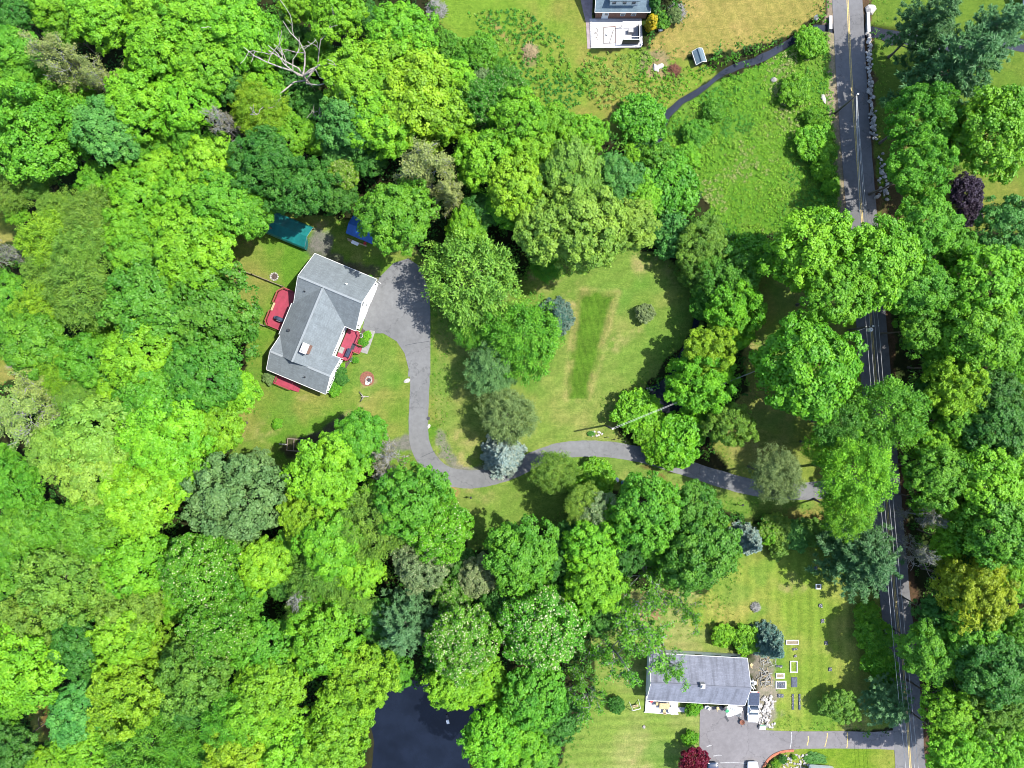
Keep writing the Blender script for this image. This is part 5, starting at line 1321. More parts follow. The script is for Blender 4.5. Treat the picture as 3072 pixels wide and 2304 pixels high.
p = W(2180, 2156); mb = MB(); mb.box((p.x, p.y, 0.06), (0.35, 1.0, 0.03), 0.55); tag(mb.build('rubber_mat', M['black']), 'black mat lying askew on the asphalt by the white sheet', 'mat')
p = W(2286, 2179); t = empty('cooler', p, math.radians(-4), 'white picnic cooler with red rim and green lid edge beside the stones', 'cooler')
mb = MB(); mb.box((0, 0, .22), (1.0, .72, .42), taper=1.05); mb.build('box', M['whiteplastic'], t); mb = MB(); mb.box((0, -.34, .3), (1.02, .1, .1)); mb.build('red_rim', M['redplastic'], t)
mb = MB(); mb.box((0, .3, .46), (1.0, .14, .06)); mb.build('lid_edge', M['green'], t); mb = MB(); mb.box((-.62, .05, .2), (.22, .5, .36)); mb.build('side_bin', M['black'], t)
for i, (x, y, m_, lb) in enumerate(((2117, 2117, 'whiteplastic', 'white plastic chair at the left of the garage front'), (2125, 2121, 'whiteplastic', 'white plastic stool beside the white plastic chair'), (2151, 2122, 'palewood', 'small wooden chair in front of the garage'))):
    chair(W(x, y, 0) + Vector((0, 0, .045)), i * 0.9, lb, m_, 'chairs by the garage')

# clutter, logs and the stone heap beside the low house
def stone_mesh(seed):
    r = np.random.RandomState(seed); d = fib_dirs(26, r, -1.0); d *= (0.8 + 0.35 * r.rand(26))[:, None]
    import bmesh
    bm = bmesh.new()
    for p in d: bm.verts.new(p)
    bmesh.ops.convex_hull(bm, input=bm.verts)
    for v in [v for v in bm.verts if not v.link_faces]: bm.verts.remove(v)
    me = bpy.data.meshes.new('stone'); bm.to_mesh(me); bm.free(); return me
STN = [stone_mesh(i) for i in range(6)]
STN2 = [s.copy() for s in STN]
for s in STN: s.materials.append(M['rock'])
for s in STN2: s.materials.append(M['palerock'])
def stone(parent, x, y, z, s, rnd, pale=False, name='stone'):
    o = bpy.data.objects.new(name, (STN2 if pale else STN)[rnd.randrange(6)]); o.parent = parent
    o.location = (x, y, z); o.scale = (s * rnd.uniform(.8, 1.3), s * rnd.uniform(.7, 1.1), s * rnd.uniform(.45, .75)); o.rotation_euler = (rnd.uniform(-.3, .3), rnd.uniform(-.3, .3), rnd.uniform(0, 6.3)); COL.objects.link(o); return o
rnd = random.Random(8)
p = W(2298, 2130); hp = empty('stone_heap', p, 0, 'long heap of pale stones and rubble right of the white pickup', 'stone heap')
for i in range(150):
    x = rnd.gauss(0, 0.62); y = rnd.uniform(-2.9, 2.4); stone(hp, x, y, max(0.05, 0.35 - abs(x) * .3) * rnd.random() + .05, rnd.uniform(.12, .3), rnd, rnd.random() < .75)
p = W(2296, 2010); bp = empty('scrap_wood_heap', p, 0, 'grey heap of branches and scrap wood above the stone heap', 'wood heap')
for i in range(60):
    x = rnd.gauss(0, .7); y = rnd.uniform(-2.6, 2.2); a_ = rnd.uniform(0, 3.14); l = rnd.uniform(.5, 1.6)
    mb = MB(); z = rnd.uniform(.05, .4); mb.tube([(x - math.cos(a_) * l / 2, y - math.sin(a_) * l / 2, z), (x + math.cos(a_) * l / 2, y + math.sin(a_) * l / 2, z + rnd.uniform(-.1, .2))], rnd.uniform(.03, .07), 5); mb.build('stick', M['twig'] if rnd.random() < .7 else M['palewood'], bp)
for i, (x, y, m_, lb) in enumerate(((2255, 2040, 'whiteplastic', 'cream garden chair lying beside the end wall of the low house'), (2262, 2046, 'whiteplastic', 'second cream garden chair lying next to the first by the end wall'), (2252, 1992, 'palewood', 'brown chair near the top corner of the low house'))):
    chair(W(x, y), 0.5 + i, lb, m_, 'chairs beside the low house')
p = W(2256, 2056); t = empty('ladder', p, math.radians(-60), 'short white ladder lying against the end of the pickup', 'ladder')
for s in (-1, 1): mb = MB(); mb.bar((-.8, s * .18, .12), (.8, s * .18, .12), .06); mb.build('rail', M['whiteplastic'], t)
for k in range(5): mb = MB(); mb.bar((-.6 + k * .3, -.18, .12), (-.6 + k * .3, .18, .12), .04); mb.build('rung', M['steel'], t)

# ------------------------------------------------------------------ vehicles
def loft(mb, secs, n=12, p=4.0):
    """rings of superellipse cross-sections along y: (y, halfwidth, z0, z1)"""
    vs = []; fs = []
    for y, w, z0, z1 in secs:
        for k in range(n):
            t = 2 * math.pi * k / n + math.pi / n; c, s_ = math.cos(t), math.sin(t)
            vs.append((w * math.copysign(abs(c) ** (2 / p), c), y, (z0 + z1) / 2 + (z1 - z0) / 2 * math.copysign(abs(s_) ** (2 / p), s_)))
    m = len(secs)
    for i in range(m - 1):
        for k in range(n): fs.append((i * n + k, (i + 1) * n + k, (i + 1) * n + (k + 1) % n, i * n + (k + 1) % n))
    fs.append(tuple(range(n))); fs.append(tuple(range(m * n - 1, (m - 1) * n - 1, -1)))
    mb.add(vs, fs)
def car(name, x, y, rz, paint, label, L=4.6, w=0.92, pickup=False, cat='car'):
    e = empty(name, W(x, y) + Vector((0, 0, .045)), rz, label, cat); h = L / 2
    mb = MB()
    loft(mb, [(-h, w * .78, .42, .70), (-h + .12, w * .93, .28, .82), (-h + .9, w, .24, .92), (0, w, .22, .95), (h - 1.0, w, .24, .93), (h - .35, w * .95, .26, .86), (h - .08, w * .85, .32, .74), (h, w * .7, .42, .66)], 16, 5)
    mb.build('body', M[paint], e, True)
    c0, c1 = (-h + .15 if not pickup else -h + 2.25, h - 1.25)
    mb = MB(); loft(mb, [(c0 + .0, w * .72, .88, .95), (c0 + .55, w * .80, .86, 1.36), (c1 - .75, w * .80, .86, 1.38), (c1, w * .76, .86, .96)], 16, 5); mb.build('windows', M['glass'], e, True)
    mb = MB(); loft(mb, [(c0 + .5, w * .70, 1.34, 1.40), (c0 + .7, w * .76, 1.33, 1.45), (c1 - .95, w * .76, 1.33, 1.46), (c1 - .72, w * .70, 1.35, 1.40)], 16, 5); mb.build('roof', M[paint], e, True)
    for s in (-1, 1):
        mb = MB()
        for q in (c0 + .45, (c0 + c1) / 2, c1 - .72): mb.bar((s * w * .84, q + (.28 if q > (c0 + c1) / 2 else -.25 if q < (c0 + c1) / 2 else 0), .9), (s * w * .755, q, 1.38), .07)
        mb.build('pillars', M[paint], e)
        for q in (-h + .85, h - .9):
            mb = MB(); mb.tube([(s * (w - .2), q, .32), (s * (w + .01), q, .32)], .32, 16); wo = mb.build('wheel', M['tyre'], e); mb = MB(); mb.tube([(s * (w - .02), q, .32), (s * (w + .02), q, .32)], .19, 12); mb.build('rim', M['steel'], wo)
        mb = MB(); mb.box((s * (w + .1), c1 - .25, .98), (.2, .12, .15)); mb.build('mirror', M[paint], e)
        mb = MB(); mb.box((s * w * .68, h - .1, .66), (.32, .14, .14)); mb.build('headlight', M['trim'], e)
        mb = MB(); mb.box((s * w * .72, -h + .06, .7), (.26, .1, .16)); mb.build('tail_light', M['redplastic'], e)
    if pickup:
        mb = MB(); loft(mb, [(-h + .08, w * .86, .86, .99), (-h + .2, w * .90, .86, 1.02), (c0 - .05, w * .9, .86, 1.02)], 12, 6); mb.build('bed_cover', M['navy'], e)
    return e
car('pickup_truck', 2256, 2115, math.radians(180 - 2), 'carwhite', 'white pickup with dark bed cover parked at the end of the low house', 5.15, 0.95, True, 'pickup truck')
car('parked_car', 2136, 2322, math.radians(2), 'carblue', 'dark blue car parked at the bottom edge of the driveway')
car('parked_car', 2254, 2320, math.radians(0), 'carwhite', 'white car parked at the bottom edge of the driveway')
car('parked_car', 2092, 2330, math.radians(3), 'carteal', 'teal car half hidden behind the crimson maple')

# camper at the bottom edge beside the stone bed
p = W(2455, 2340); t = empty('camper_trailer', p, math.radians(-4), 'pale camper trailer roof at the bottom edge beside the stone bed', 'camper')
mb = MB(); loft(mb, [(-3.0, 1.9, .4, 2.1), (-2.9, 2.1, .35, 2.35), (2.5, 2.1, .35, 2.4), (2.75, 2.0, .4, 2.2)], 16, 7); mb.build('shell', M['white'], t)
mb = MB(); mb.box((.9, 1.5, 2.42), (1.4, .8, .05)); mb.build('roof_panel', M['glass'], t); mb = MB(); mb.box((-.6, 2.4, 2.46), (.6, .5, .18), taper=.8); mb.build('roof_vent', M['trim'], t)
for s in (-1, 1): mb = MB(); mb.tube([(s * 1.9, -.5, .35), (s * 2.1, -.5, .35)], .35, 14); mb.build('wheel', M['tyre'], t)

# flower bed with curved terracotta edging and stones, bottom
EDGE = [(2288, 2304), (2296, 2290), (2306, 2277), (2320, 2265), (2340, 2256), (2360, 2252), (2381, 2251)]
ed = empty('bed_edging', W(2320, 2275), 0, 'curved terracotta brick edging along the neighbour driveway', 'edging'); o0 = W(2320, 2275)
pts = smooth_line([w2(*p) - Vector((o0.x, o0.y)) for p in EDGE], 6)
for i in range(len(pts) - 1):
    a_ = pts[i]; b_ = pts[i + 1]; d = (b_ - a_); c_ = (a_ + b_) / 2; mb = MB(); mb.box((c_.x, c_.y, .08), (d.length * .9, .4, .16), math.atan2(d.y, d.x)); mb.build('brick', M['orange'], ed)
sb = empty('stone_bed', W(2390, 2290), 0, 'grey stone rockery between the edging and the pale camper', 'rockery')
for i in range(80): stone(sb, rnd.uniform(-2.4, 2.2), rnd.uniform(-1.2, 1.5), .06, rnd.uniform(.12, .26), rnd, rnd.random() < .4)
c = link('ground_plants', TPL['H'][1][0], M['leaf'], sb, (3.0, .9, .1)); c.scale = (1.0, .5, .25); c.color = (*A(90, 160, 60, k=KF), 1)

# ------------------------------------------------------------------ house at the top with its terrace and dog pen
top_y = 61.76
e, wx, wy = gable_house('house', 'brick house with blue-grey roof and dormer at the top edge', (18.3, top_y - .3 + 4.7, 0), 0, 9.15, 9.4, 2.65, 6.0, 0.3, 'shingle3', 'brick')
for x in (0.2, 2.0): window(e, (x, -wy - .01, 1.4), 0.75, 0.8, (1, 0), (0, -1))
mb = MB(); mb.box((-2.7, -wy - .04, 1.08), (1.1, 0.08, 2.15)); d = mb.build('door', M['white'], e); mb = MB(); mb.box((-2.55, -wy - .09, 1.5), (.5, .03, .6)); mb.build('pane', M['glass'], d); mb = MB(); mb.box((-3.1, -wy - .1, 1.0), (.06, .06, .16)); mb.build('handle', M['steel'], d)
mb = MB(); mb.box((0.05, -2.4, 3.75), (4.6, 3.0, 1.9)); dm = mb.build('dormer', M['white'], e)
mb = MB(); mb.box((0.05, -2.3, 4.78), (5.0, 3.5, .14)); mb.build('dormer_roof', M['shingle3'], dm)
for x in (-1.6, 0.1, 1.6): mb = MB(); mb.box((x, -3.92, 4.0), (.6, .05, .7)); mb.build('dormer_window', M['glass'], dm)
mb = MB(); mb.box((4.15, -4.0, 1.3), (.12, .12, 2.6)); mb.build('corner_post', M['trim'], e)
mb = MB(); mb.prism([w2(1768, 57), w2(1924, 57), w2(1928, 134), w2(1922, 143), w2(1772, 145)], -.03, .14); tag(mb.build('terrace_paving', M['palecon']), kind='structure')
tb = empty('terrace_border', W(1768, 110), 0, 'row of pale edging blocks down the left side of the white terrace', 'edging'); o0 = W(1768, 110)
for k in range(11):
    q = W(1772 + k * .3, 62 + k * 7.6) - o0; mb = MB(); mb.box((q.x, q.y, .11), (.3, .36, .22)); mb.build('block', M['palecon'], tb)
mb = MB(); mb.prism([w2(1728, -60), w2(1780, -60), w2(1776, 50), w2(1771, 146), w2(1762, 146), w2(1758, 70), w2(1752, 45)], -.03, .05); tag(mb.build('side_path', M['pinkpath']), kind='structure')
mb = MB(); mb.prism([w2(1946, -80), w2(2000, -80), w2(1972, 20), w2(1955, 42), w2(1946, 30)], -.03, .045); tag(mb.build('side_path', M['pinkpath']), kind='structure')
# dog pen
p = W(1892, 95); dp = empty('dog_pen', p + Vector((0, 0, .14)), 0, 'white-railed dog pen with dark screen on the white terrace', 'dog pen')
def rel(x, y, z): q = W(x, y, z) - p; return Vector((q.x, q.y, z))
c4 = [rel(1868, 67, 1.8), rel(1919, 66, 1.8), rel(1919, 119, 1.8), rel(1869, 119, 1.8)]
for i in range(4):
    mb = MB(); mb.bar(c4[i], c4[(i + 1) % 4], .07); mb.build('top_rail', M['trim'], dp); b_ = c4[i].copy(); b_.z = 0; mb = MB(); mb.bar(b_, c4[i], .06); mb.build('post', M['steel'], dp)
m1 = c4[3].copy(); m2 = c4[2].copy(); m1.y += .45; m2.y += .45; mb = MB(); mb.bar(m1, m2, .06); mb.build('cross_rail', M['trim'], dp)
for a_, b_ in ((c4[3], c4[2]), (c4[2], c4[1])):
    mb = MB(); d = Vector((a_.x, a_.y, .9)); f = Vector((b_.x, b_.y, .9)); mb.bar(d, f, .03, 1.7); mb.build('dark_screen', M['black'], dp)
mb = MB(); mb.box((-.1, -.2, .45), (.9, .7, .6), taper=.9); dgh = mb.build('kennel', M['palecon'], dp)
# hoop frame, hose and ball on the terrace
p = W(1828, 105); fr = empty('metal_frame', p + Vector((0, 0, .14)), 0, 'thin dark metal frame lying on the white terrace', 'metal frame')
for a_, b_ in (((-1.0, -1.5), (-1.0, 1.2)), ((-1.0, 1.2), (1.0, 1.35)), ((1.0, 1.35), (1.0, -1.4)), ((1.0, -1.4), (-1.0, -1.5)), ((0.0, -1.5), (.7, .8))):
    mb = MB(); mb.bar((*a_, .06), (*b_, .08), .06); mb.build('bar', M['wood'] if a_[1] < 1.0 else M['rust'], fr)
p = W(1788, 100); mb = MB(); r_ = random.Random(2)
mb.tube([(p.x + .28 * math.sin(t * .5) * (1 if t < 12 else .8), p.y + .55 - t * .06 + .25 * math.cos(t * .5), .17 + .004 * (t % 5)) for t in range(30)], .03, 6); tag(mb.build('garden_hose', M['wood']), 'dark garden hose coiled on the left of the white terrace', 'hose')
p = W(1820, 106); mb = MB(); mb.lathe([(.02, 0), (.13, .06), (.17, .16), (.13, .27), (.02, .33)], (p.x, p.y, .14), 16); tag(mb.build('ball', M['whiteplastic'], None, True), 'white ball inside the metal frame on the terrace', 'ball')
p = W(1981, 92); mb = MB(); mb.tube([(p.x - .35, p.y, .15), (p.x + .1, p.y, .18), (p.x + .35, p.y - .02, .2)], [.2, .2, .1], 10); tag(mb.build('canister', M['whiteplastic'], None, True), 'white canister lying on the tan lawn right of the golden shrub', 'canister')
# little well-house by the brook
p = W(2093, 178); e3, _, _ = gable_house('well_house', 'tiny shed with blue-grey shingle roof beside the brook', (p.x, p.y, 0), math.radians(108), 2.3, 1.75, 1.1, 1.75, .12, 'shingle3', 'wood', 'shed')
mb = MB(); mb.box((-1.0, 0, .5), (.06, .6, .95)); mb.build('door', M['wood'], e3)
# brush piles
def brush(x, y, r, label, seed, mat='twig'):
    rr = np.random.RandomState(seed); segs = []
    for i in range(260):
        a_ = rr.rand() * 6.28; d = rr.rand() ** .5 * r; b = rr.rand() * 6.28; l = rr.uniform(.4, 1.3); z = (1 - d / r) * r * .5 + rr.rand() * .2 + .05
        c_ = np.array([math.cos(a_) * d, math.sin(a_) * d, z]); dv = np.array([math.cos(b), math.sin(b), rr.normal(scale=.25)]) * l / 2
        segs.append((c_ - dv, c_ + dv, .035, .02))
    p = W(x, y); o = link('brush_pile', tubes_mesh('brush_pile', segs, 4), M[mat], None, (p.x, p.y, 0)); tag(o, label, 'brush pile', 'brush piles')
brush(1310, 30, 1.7, 'grey brush pile in the rough grass at the top edge', 1); brush(2030, 40, 1.5, 'round grey brush pile right of the golden shrub', 2); brush(1590, 155, 1.2, 'small tan brush heap in the weeds left of the terrace', 3, 'palewood')
brush(2022, 212, .9, 'reddish brush heap beside the tiny shed', 4, 'rust'); brush(2265, 1820 + 0, .5, 'little grey twig bundle on the striped lawn', 5)

# ------------------------------------------------------------------ buildings only touching the frame
p = W(-40, 1040, 3); e4, _, _ = gable_house('house', 'blue-grey eave of a house at the left edge', (-88.8, 8.2, 0), math.radians(27), 9, 8.6, 2.8, 5.0, .4, 'shingle3', 'white')
p = W(3100, -20, 3); e5, _, _ = gable_house('house', 'corner of a blue-grey roof at the top-right corner', (89.6, 66.5, 0), math.radians(3), 7.5, 9, 3.0, 5.2, .4, 'shingle3', 'white')
rs = empty('stone_row', W(22, 1032), 0, 'row of pale stones below the eave at the left edge', 'stone row')
for i in range(14): stone(rs, rnd.uniform(-.6, .9), rnd.uniform(-.8, .8), .08, rnd.uniform(.12, .22), rnd, True)

# ------------------------------------------------------------------ stone walls, boulders, bridge
def stone_line(name, label, pts, n, s, zs, seed, spread=.25):
    r_ = random.Random(seed); P = [W(*p) for p in pts]; e = empty(name, P[0], 0, label, 'stone wall')
    for i in range(n):
        f = (i + r_.random() * .8) / n * (len(P) - 1); k = min(len(P) - 2, int(f)); q = P[k].lerp(P[k + 1], f - k) - P[0]
        stone(e, q.x + r_.gauss(0, spread), q.y + r_.gauss(0, .08), r_.uniform(.05, zs), r_.uniform(*s), r_, r_.random() < .45)
stone_line('stone_wall', 'dry stone wall along the right side of the road below the bridge', [(2603, 100), (2608, 240), (2616, 340), (2622, 420)], 120, (.16, .34), .4, 3, .22)
stone_line('stone_wall', 'tumbled dark stones at the road edge under the oaks', [(2640, 460), (2650, 540), (2648, 600)], 34, (.15, .36), .25, 4, .6)
for (x0, y0, x1, y1, lab) in ((2488, 52, 2488, 92, 'concrete culvert headwall left of the road'), (2600, 42, 2602, 100, 'concrete bridge parapet right of the road')):
    a_ = W(x0, y0); b_ = W(x1, y1); e = empty('headwall', a_, 0, lab, 'headwall', 'bridge headwalls'); d = b_ - a_
    mb = MB(); mb.bar(Vector((0, 0, -.1)), d + Vector((0, 0, -.1)), .35, 1.2); mb.build('wall_block', M['concrete'], e); mb = MB(); mb.bar(Vector((0, 0, .54)), d + Vector((0, 0, .54)), .5, .1); mb.build('cap_stone', M['palecon'], e)
def boulder(x, y, sx, sy, h, label, pale=True, seed=1):
    r_ = random.Random(seed); p = W(x, y); e = bpy.data.objects.new('boulder', (STN2 if pale else STN)[seed % 6]); e.location = (p.x, p.y, h * .25); e.scale = (sx, sy, h); e.rotation_euler = (0, 0, r_.uniform(0, 3)); COL.objects.link(e)
    tag(e, label, 'boulder', 'boulders')
boulder(2610, 30, 1.0, .85, .7, 'big pale boulder at the top of the bridge parapet', True, 3); boulder(2448, 55, .4, .55, .4, 'pale boulder by the brook left of the culvert', True, 2)
boulder(1968, 205, .55, .8, .4, 'tan boulder at the edge of the tan lawn', True, 4); boulder(1980, 200, .45, .7, .4, 'second tan boulder just right of the first', True, 5)
boulder(1222, 1142, .65, .35, .2, 'flat pale rock at the left edge of the driveway', True, 1); boulder(2320, 240, .5, .5, .4, 'grey rock in the wet meadow', False, 0)
boulder(1949, 1168, .6, .3, .25, 'pale rock on the bank of the small pond', True, 2); boulder(1932, 2180, .3, .3, .2, 'small rock on the striped lawn below the terrace', False, 1)
boulder(2470, 297, .9, .35, .3, 'tan rock on the roadside verge by the utility pole', True, 5); boulder(3058, 380, 1.2, .9, .5, 'pale boulder at the right edge of the upper lawn', True, 4)
boulder(1285, 1280, .28, .5, .04, 'long flat grey patch stone on the driveway edge', True, 0); boulder(2655, 575, .5, .4, .4, 'dark boulder at the road edge under the oaks', False, 3)

# ------------------------------------------------------------------ utility poles and wires
def pole(x, y, h, label, arm=None, transformer=False, tip=True):
    p = W(x, y); e = empty('utility_pole', p, 0, label, 'utility pole', 'utility poles')
    mb = MB(); mb.tube([(0, 0, 0), (0, 0, h * .5), (0, 0, h)], [.17, .15, .12], 10); mb.build('shaft', M['polewood'], e, True)
    mb = MB(); mb.lathe([(.13, 0), (.13, .06), (.02, .1)], (0, 0, h), 10); mb.build('cap', M['trim'], e)
    if arm:
        d = Vector((math.cos(arm), math.sin(arm), 0)); mb = MB(); mb.bar(d * -1.1 + Vector((0, 0, h - .4)), d * 1.1 + Vector((0, 0, h - .4)), .11, .13); mb.build('cross_arm', M['polewood'], e)
        for s in (-1, -.4, .4, 1): mb = MB(); mb.lathe([(.04, 0), (.07, .05), (.05, .12), (.06, .16), (.02, .2)], d * s + Vector((0, 0, h - .33)), 8); mb.build('insulator', M['trim'], e)
    if transformer:
        mb = MB(); mb.lathe([(.26, 0), (.3, .04), (.3, .8), (.33, .82), (.3, .9), (.05, .96)], (.05, -.5, h - 1.5), 16); tr = mb.build('transformer', M['trim'], e); mb = MB(); mb.lathe([(.05, 0), (.07, .1), (.03, .22)], (.05, -.5, h - .56), 8); mb.build('bushing', M['steel'], tr)
        mb = MB(); mb.bar((0, -.1, h - 1.1), (.04, -.32, h - 1.1), .08); mb.build('bracket', M['steel'], e)
    return p, h
p1, h1 = pole(2505, 340, 8.0, 'dark utility pole leaning into view beside the upper road')
p2, h2 = pole(2545, 990, 8.2, 'utility pole with white transformer beside the shaded road', arm=0.05, transformer=True)
p3, h3 = pole(1815, 1276, 9.1, 'lone utility pole on the lawn above the driveway')
p4 = W(2668, 2330)
def wire(a, b, sag, label, r=.022, n=24):
    mb = MB(); a = Vector(a); b = Vector(b); mb.tube([a.lerp(b, k / n) - Vector((0, 0, sag * 4 * (k / n) * (1 - k / n))) for k in range(n + 1)], r, 5); tag(mb.build('wire', M['wire']), label, 'wire', 'overhead wires')
for i, (o, z) in enumerate(((-1.0, -.15), (-.4, -.15), (.4, -.15), (1.0, -.15))):
    nm = ['leftmost', 'second from left', 'third from left', 'rightmost'][i]
    wire(p2 + Vector((o, 0, h2 + z)), p4 + Vector((o, 0, 8.0 + z)), 0.5, nm + ' overhead wire running down the road from the transformer pole')
    wire(p2 + Vector((o, 0, h2 + z)), p1 + Vector((o * .25, 0, h1 - .1 - .25 * i)), 0.5, nm + ' overhead wire running up the road from the transformer pole')
wire(p2 + Vector((-.1, 0, h2 - 1.0)), p3 + Vector((.05, .1, h3 - .2)), 1.0, 'upper service wire from the transformer pole to the lawn pole', .017)
wire(p2 + Vector((-.1, 0, h2 - 1.25)), p3 + Vector((.05, -.12, h3 - .25)), 1.05, 'lower service wire from the transformer pole to the lawn pole', .017)

# ------------------------------------------------------------------ yard things
def rail_fence(pts, label, seed):
    P = [W(*p) for p in pts]; e = empty('rail_fence', P[0], 0, label, 'fence', 'low rail fences')
    for i in range(len(P) - 1):
        a_, b_ = P[i] - P[0], P[i + 1] - P[0]; L_ = (b_ - a_).length; n = max(1, round(L_ / 2.3))
        for k in range(n):
            s, t = a_.lerp(b_, k / n), a_.lerp(b_, (k + 1) / n)
            for z in (.35, .75): mb = MB(); mb.bar(s + Vector((0, 0, z)), t + Vector((0, 0, z + .03)), .09, .1); mb.build('rail', M['wood'], e)
            mb = MB(); mb.box(s + Vector((0, 0, .5)), (.14, .14, 1.0)); mb.build('post', M['wood'], e)
        mb = MB(); mb.box(b_ + Vector((0, 0, .5)), (.14, .14, 1.0)); mb.build('post', M['wood'], e)
rail_fence([(705, 884), (724, 813), (760, 824), (850, 860)], 'weathered rail fence from the woods to the large red deck', 1)
rail_fence([(735, 955), (766, 966), (797, 978)], 'short weathered rail fence at the lower corner of the large red deck', 2)
def fire_ring(x, y, r, label, n, seed, inner):
    r_ = random.Random(seed); p = W(x, y); e = empty('fire_ring', p, 0, label, 'fire ring', 'fire rings')
    for k in range(n): t = 6.283 * k / n; stone(e, math.cos(t) * r, math.sin(t) * r, .07, .16, r_, k % 2 == 0)
    mb = MB(); mb.lathe([(r * .95, .0), (r * .9, .03), (.01, .04)], n=16); mb.build('ash_bed', M[inner], e)
fire_ring(823, 830, .62, 'stone ring on the grass above the large red deck', 11, 1, 'mulch')
p = W(1101, 1136); mb = MB(); mb.lathe([(1.25, 0), (1.2, .03), (.01, .035)], p, 22); o = tag(mb.build('mulch_circle', M['rust']), kind='structure'); o.scale = (1, 1, 1)
fire_ring(1106, 1140, .5, 'blackened fire ring in the rust-brown circle on the front lawn', 10, 2, 'black')
p = W(1102, 1150); mb = MB(); mb.lathe([(.22, 0), (.3, .1), (.3, .25), (.26, .25), (.2, .08)], p, 14); tag(mb.build('bowl', M['whiteplastic']), 'small pale bowl beside the blackened fire ring', 'bowl')
p = W(1090, 1190); e = empty('wooden_tripod', p, 0, 'bleached crossed-log tripod on the front lawn', 'tripod')
for a_, b_ in (((-.7, .8, 0), (.35, -.1, 1.0)), ((.9, .0, 0), (-.2, .05, 1.0)), ((-.6, -.9, 0), (.45, .15, 1.05)), ((-.1, .35, .4), (-.1, -.45, .4))):
    mb = MB(); mb.tube([a_, b_], [.09, .06], 7); mb.build('log', M['palebark'], e, True)
# trailer frame by the woods
p = W(900, 1335); e = empty('trailer_frame', p, math.radians(-4), 'dark open trailer frame parked under the edge of the woods', 'trailer')
for y_ in (-1.0, 1.0): mb = MB(); mb.bar((-2.0, y_, .55), (2.2, y_, .55), .14, .16); mb.build('side_rail', M['wood'], e)
for x_ in (-2.0, -.9, .2, 1.2, 2.2): mb = MB(); mb.bar((x_, -1.0, .53), (x_, 1.0, .53), .12, .12); mb.build('cross_member', M['wood'], e)
for s in (-1, 1): mb = MB(); mb.tube([(.3, s * 1.08, .35), (.3, s * 1.3, .35)], .35, 16); mb.build('wheel', M['tyre'], e)
mb = MB(); mb.bar((-2.0, 0, .5), (-3.4, 0, .45), .12); mb.build('tow_bar', M['steel'], e)
p = W(911, 1327); e = empty('tool_box', p, .1, 'small blue box lying on the trailer frame', 'box'); mb = MB(); mb.box((0, 0, .78), (.8, .5, .3)); mb.build('box_body', M['navy'], e); mb = MB(); mb.box((0, 0, .95), (.84, .54, .06)); mb.build('lid', M['carteal'], e)
# flower bed with stones near the lawn pole, and marker posts
e = empty('rock_bed', W(1780, 1301), 0, 'small oval bed of pale rocks and plants beside the lawn pole', 'rock bed')
for i in range(16): t = 6.283 * i / 16; stone(e, math.cos(t) * 1.0 + (.5 if i % 3 == 0 else .2), math.sin(t) * .35, .08, rnd.uniform(.14, .24), rnd, True)
c = link('plants', TPL['H'][2][0], M['leaf'], e, (-.4, 0, .15)); c.scale = (.32, .2, .2); c.color = (*A(96, 170, 60, k=KF), 1)
for i, (x, y) in enumerate(((1822, 1311), (1844, 1318), (1874, 1324), (1902, 1329))):
    p = W(x, y); e = empty('marker_post', p, 0, ['leftmost', 'second', 'third', 'rightmost'][i] + ' of four short dark posts along the lawn above the driveway', 'post', 'posts along the drive'); mb = MB(); mb.tube([(0, 0, 0), (0, 0, .9)], .07, 8); mb.build('shaft', M['polewood'], e); mb = MB(); mb.lathe([(.09, 0), (.09, .05), (.01, .09)], (0, 0, .9), 8); mb.build('cap', M['polewood'], e)
for x, y, lab in ((1405, 1490, 'bent dark lamp stake on the lawn below the driveway bend'), (2212, 1512, 'dark curved lamp stake on the grass below the driveway')):
    p = W(x, y); e = empty('lamp_stake', p, 0, lab, 'lamp', 'lawn lamps'); mb = MB(); mb.tube([(0, 0, 0), (0, 0, 1.4), (.15, .05, 1.65), (.5, .05, 1.6)], .05, 7); mb.build('stake', M['black'], e); mb = MB(); mb.lathe([(.2, 0), (.14, .12), (.04, .18)], (.5, .05, 1.45), 10); mb.build('lamp_shade', M['black'], e)
# swing frame on the bottom lawn
p = W(1905, 2115); e = empty('swing_frame', p, math.radians(15), 'white tubular swing frame standing on the bottom lawn', 'swing frame')
for s in (-1, 1):
    for t in (-1, 1): mb = MB(); mb.tube([(s * .8, t * .75, 0), (s * .65, 0, 1.7)], .05, 7); mb.build('leg', M['trim'], e)
mb = MB(); mb.tube([(-.7, 0, 1.7), (.7, 0, 1.7)], .05, 7); mb.build('top_bar', M['trim'], e); mb = MB(); mb.box((0, .05, .5), (1.0, .4, .06)); mb.build('swing_seat', M['palewood'], e)
for s in (-1, 1): mb = MB(); mb.bar((s * .45, .05, .53), (s * .45, 0, 1.68), .025); mb.build('chain', M['steel'], e)
# float and debris on the dark pond
p = W(1343, 2167); e = empty('pond_float', p + Vector((0, 0, -.22)), .25, 'small white float on the dark pond', 'float'); mb = MB(); mb.box((0, 0, .06), (.5, .75, .16), taper=.85); mb.build('hull', M['whiteplastic'], e); mb = MB(); mb.box((.15, .95, .08), (.35, .6, .2)); mb.build('dark_tail', M['black'], e)
# blue items glimpsed under the trees below the drive
for x, y, lab in ((1848, 1438, 'upper blue-grey barrel under the trees below the driveway'), (1868, 1447, 'lower blue-grey barrel under the trees below the driveway')):
    p = W(x, y); e = empty('barrel', p, 0, lab, 'barrel', 'barrels under the trees'); mb = MB(); mb.lathe([(.34, 0), (.4, .3), (.4, .7), (.35, 1.0)], n=16); mb.build('drum', M['carteal'], e, True); mb = MB(); mb.lathe([(.36, 0), (.36, .04), (.3, .05)], (0, 0, 1.0), 16); mb.build('lid', M['navy'], e)

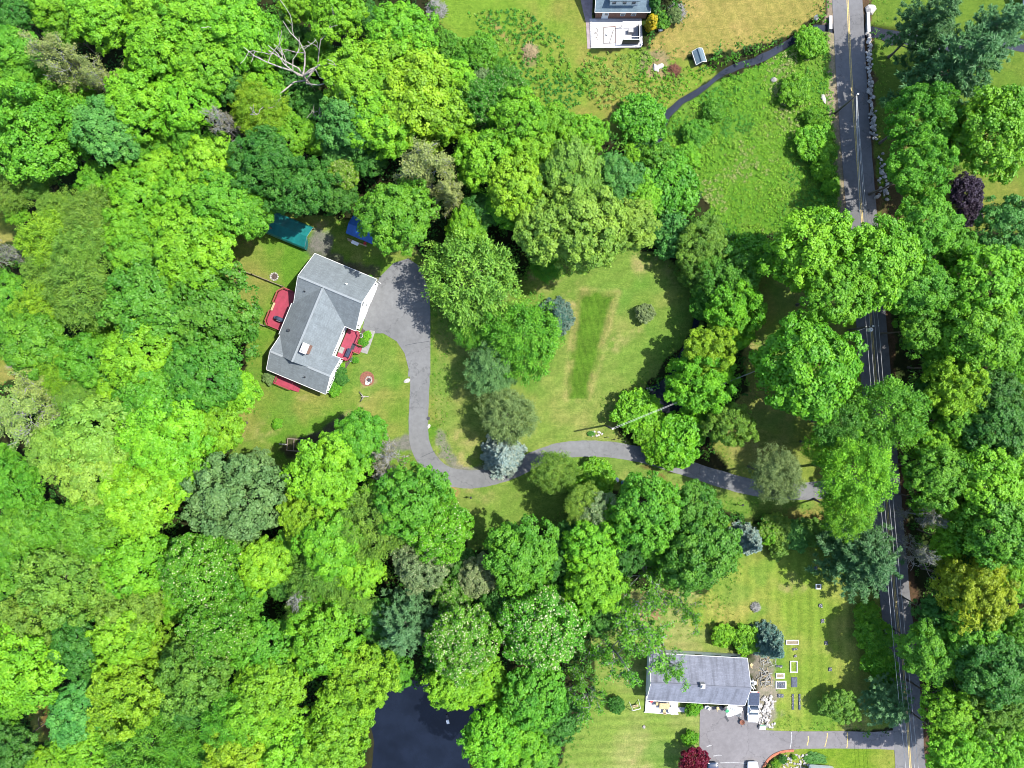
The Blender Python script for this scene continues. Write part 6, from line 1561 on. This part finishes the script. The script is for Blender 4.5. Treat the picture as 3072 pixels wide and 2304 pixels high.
# garden beds on the striped lawn
def bed(x, y, w, h, style, label, rz=0.0):
    p = W(x, y); e = empty('garden_bed', p, rz, label, 'garden bed', 'rectangular garden beds'); w, h = w / S, h / S
    fill = {'tan': 'soil', 'dark': 'weedcloth', 'plain': 'weedcloth', 'grass': None}[style]
    if style in ('tan', 'grass') or 'white' in label:
        for s in (-1, 1):
            mb = MB(); mb.box((s * (w / 2 - .06), 0, .11), (.12, h - .24, .22)); mb.build('side_board', M['trim'], e); mb = MB(); mb.box((0, s * (h / 2 - .06), .115), (w, .12, .23)); mb.build('end_board', M['trim'], e)
    if fill:
        mb = MB(); k = 8; vs = []; fs = []; r_ = random.Random(int(x))
        for i in range(k):
            for j in range(k): vs.append(((i / (k - 1) - .5) * (w - .26), (j / (k - 1) - .5) * (h - .26), .10 + r_.uniform(0, .05)))
        for i in range(k - 1):
            for j in range(k - 1): q = i * k + j; fs.append((q, q + k, q + k + 1, q + 1))
        mb.add(vs, fs); mb.prism([(-w / 2 + .13, -h / 2 + .13), (w / 2 - .13, -h / 2 + .13), (w / 2 - .13, h / 2 - .13), (-w / 2 + .13, h / 2 - .13)], -.02, .09); mb.build('bed_fill', M[fill], e)
        if style == 'dark':
            mb = MB()
            for i in range(6): stx = r_.uniform(-.35, .35) * w; sty = r_.uniform(-.4, .4) * h; mb.box((stx, sty, .16), (.12, .12, .08), r_.random())
            mb.build('weights', M['rock'], e)
Z6 = lambda x, y: (2240 + x * .294, 1880 + y * .294)
BEDS = [(*Z6(462, 157), 38, 14, 'tan', 'long tan bed in a white frame right of the blue spruce'), (*Z6(490, 228), 20, 10, 'dark', 'dark bed just below the long tan bed'), (*Z6(493, 298), 12, 10, 'dark', 'small dark bed half under the blue spruce'),
        (*Z6(478, 405), 22, 34, 'grass', 'empty white frame filled with grass below the blue spruce'), (*Z6(338, 497), 25, 15, 'tan', 'small tan bed in a white frame left of the grass-filled frame'), (*Z6(346, 590), 31, 23, 'dark', 'dark bed in a white frame below the small tan bed'),
        (*Z6(484, 565), 22, 34, 'plain', 'plain slate-coloured bed below the grass-filled frame'), (*Z6(344, 702), 22, 15, 'dark', 'dark bed below the dark bed in a pale frame'), (*Z6(470, 765), 10, 52, 'dark', 'left one of two narrow dark strips'), (*Z6(537, 765), 10, 52, 'dark', 'right one of two narrow dark strips'),
        (*Z6(330, 402), 24, 10, 'dark', 'dark bed against the foot of the blue spruce'), (*Z6(808, 163), 14, 14, 'dark', 'lone dark square right of the blue spruce on the open lawn'), (*Z6(850, 433), 14, 15, 'dark', 'dark square with a pale stone near the olive green oak'),
        (2446, 1704, 14, 13, 'dark', 'topmost dark square beside the big pine'), (2454, 1759, 16, 15, 'tan', 'tan square in a white frame below the topmost dark square'), (2461, 1816, 15, 15, 'dark', 'dark square below the tan framed square'), (2467, 1862, 14, 15, 'dark', 'second dark square below the tan framed square')]
for b_ in BEDS: bed(*b_)
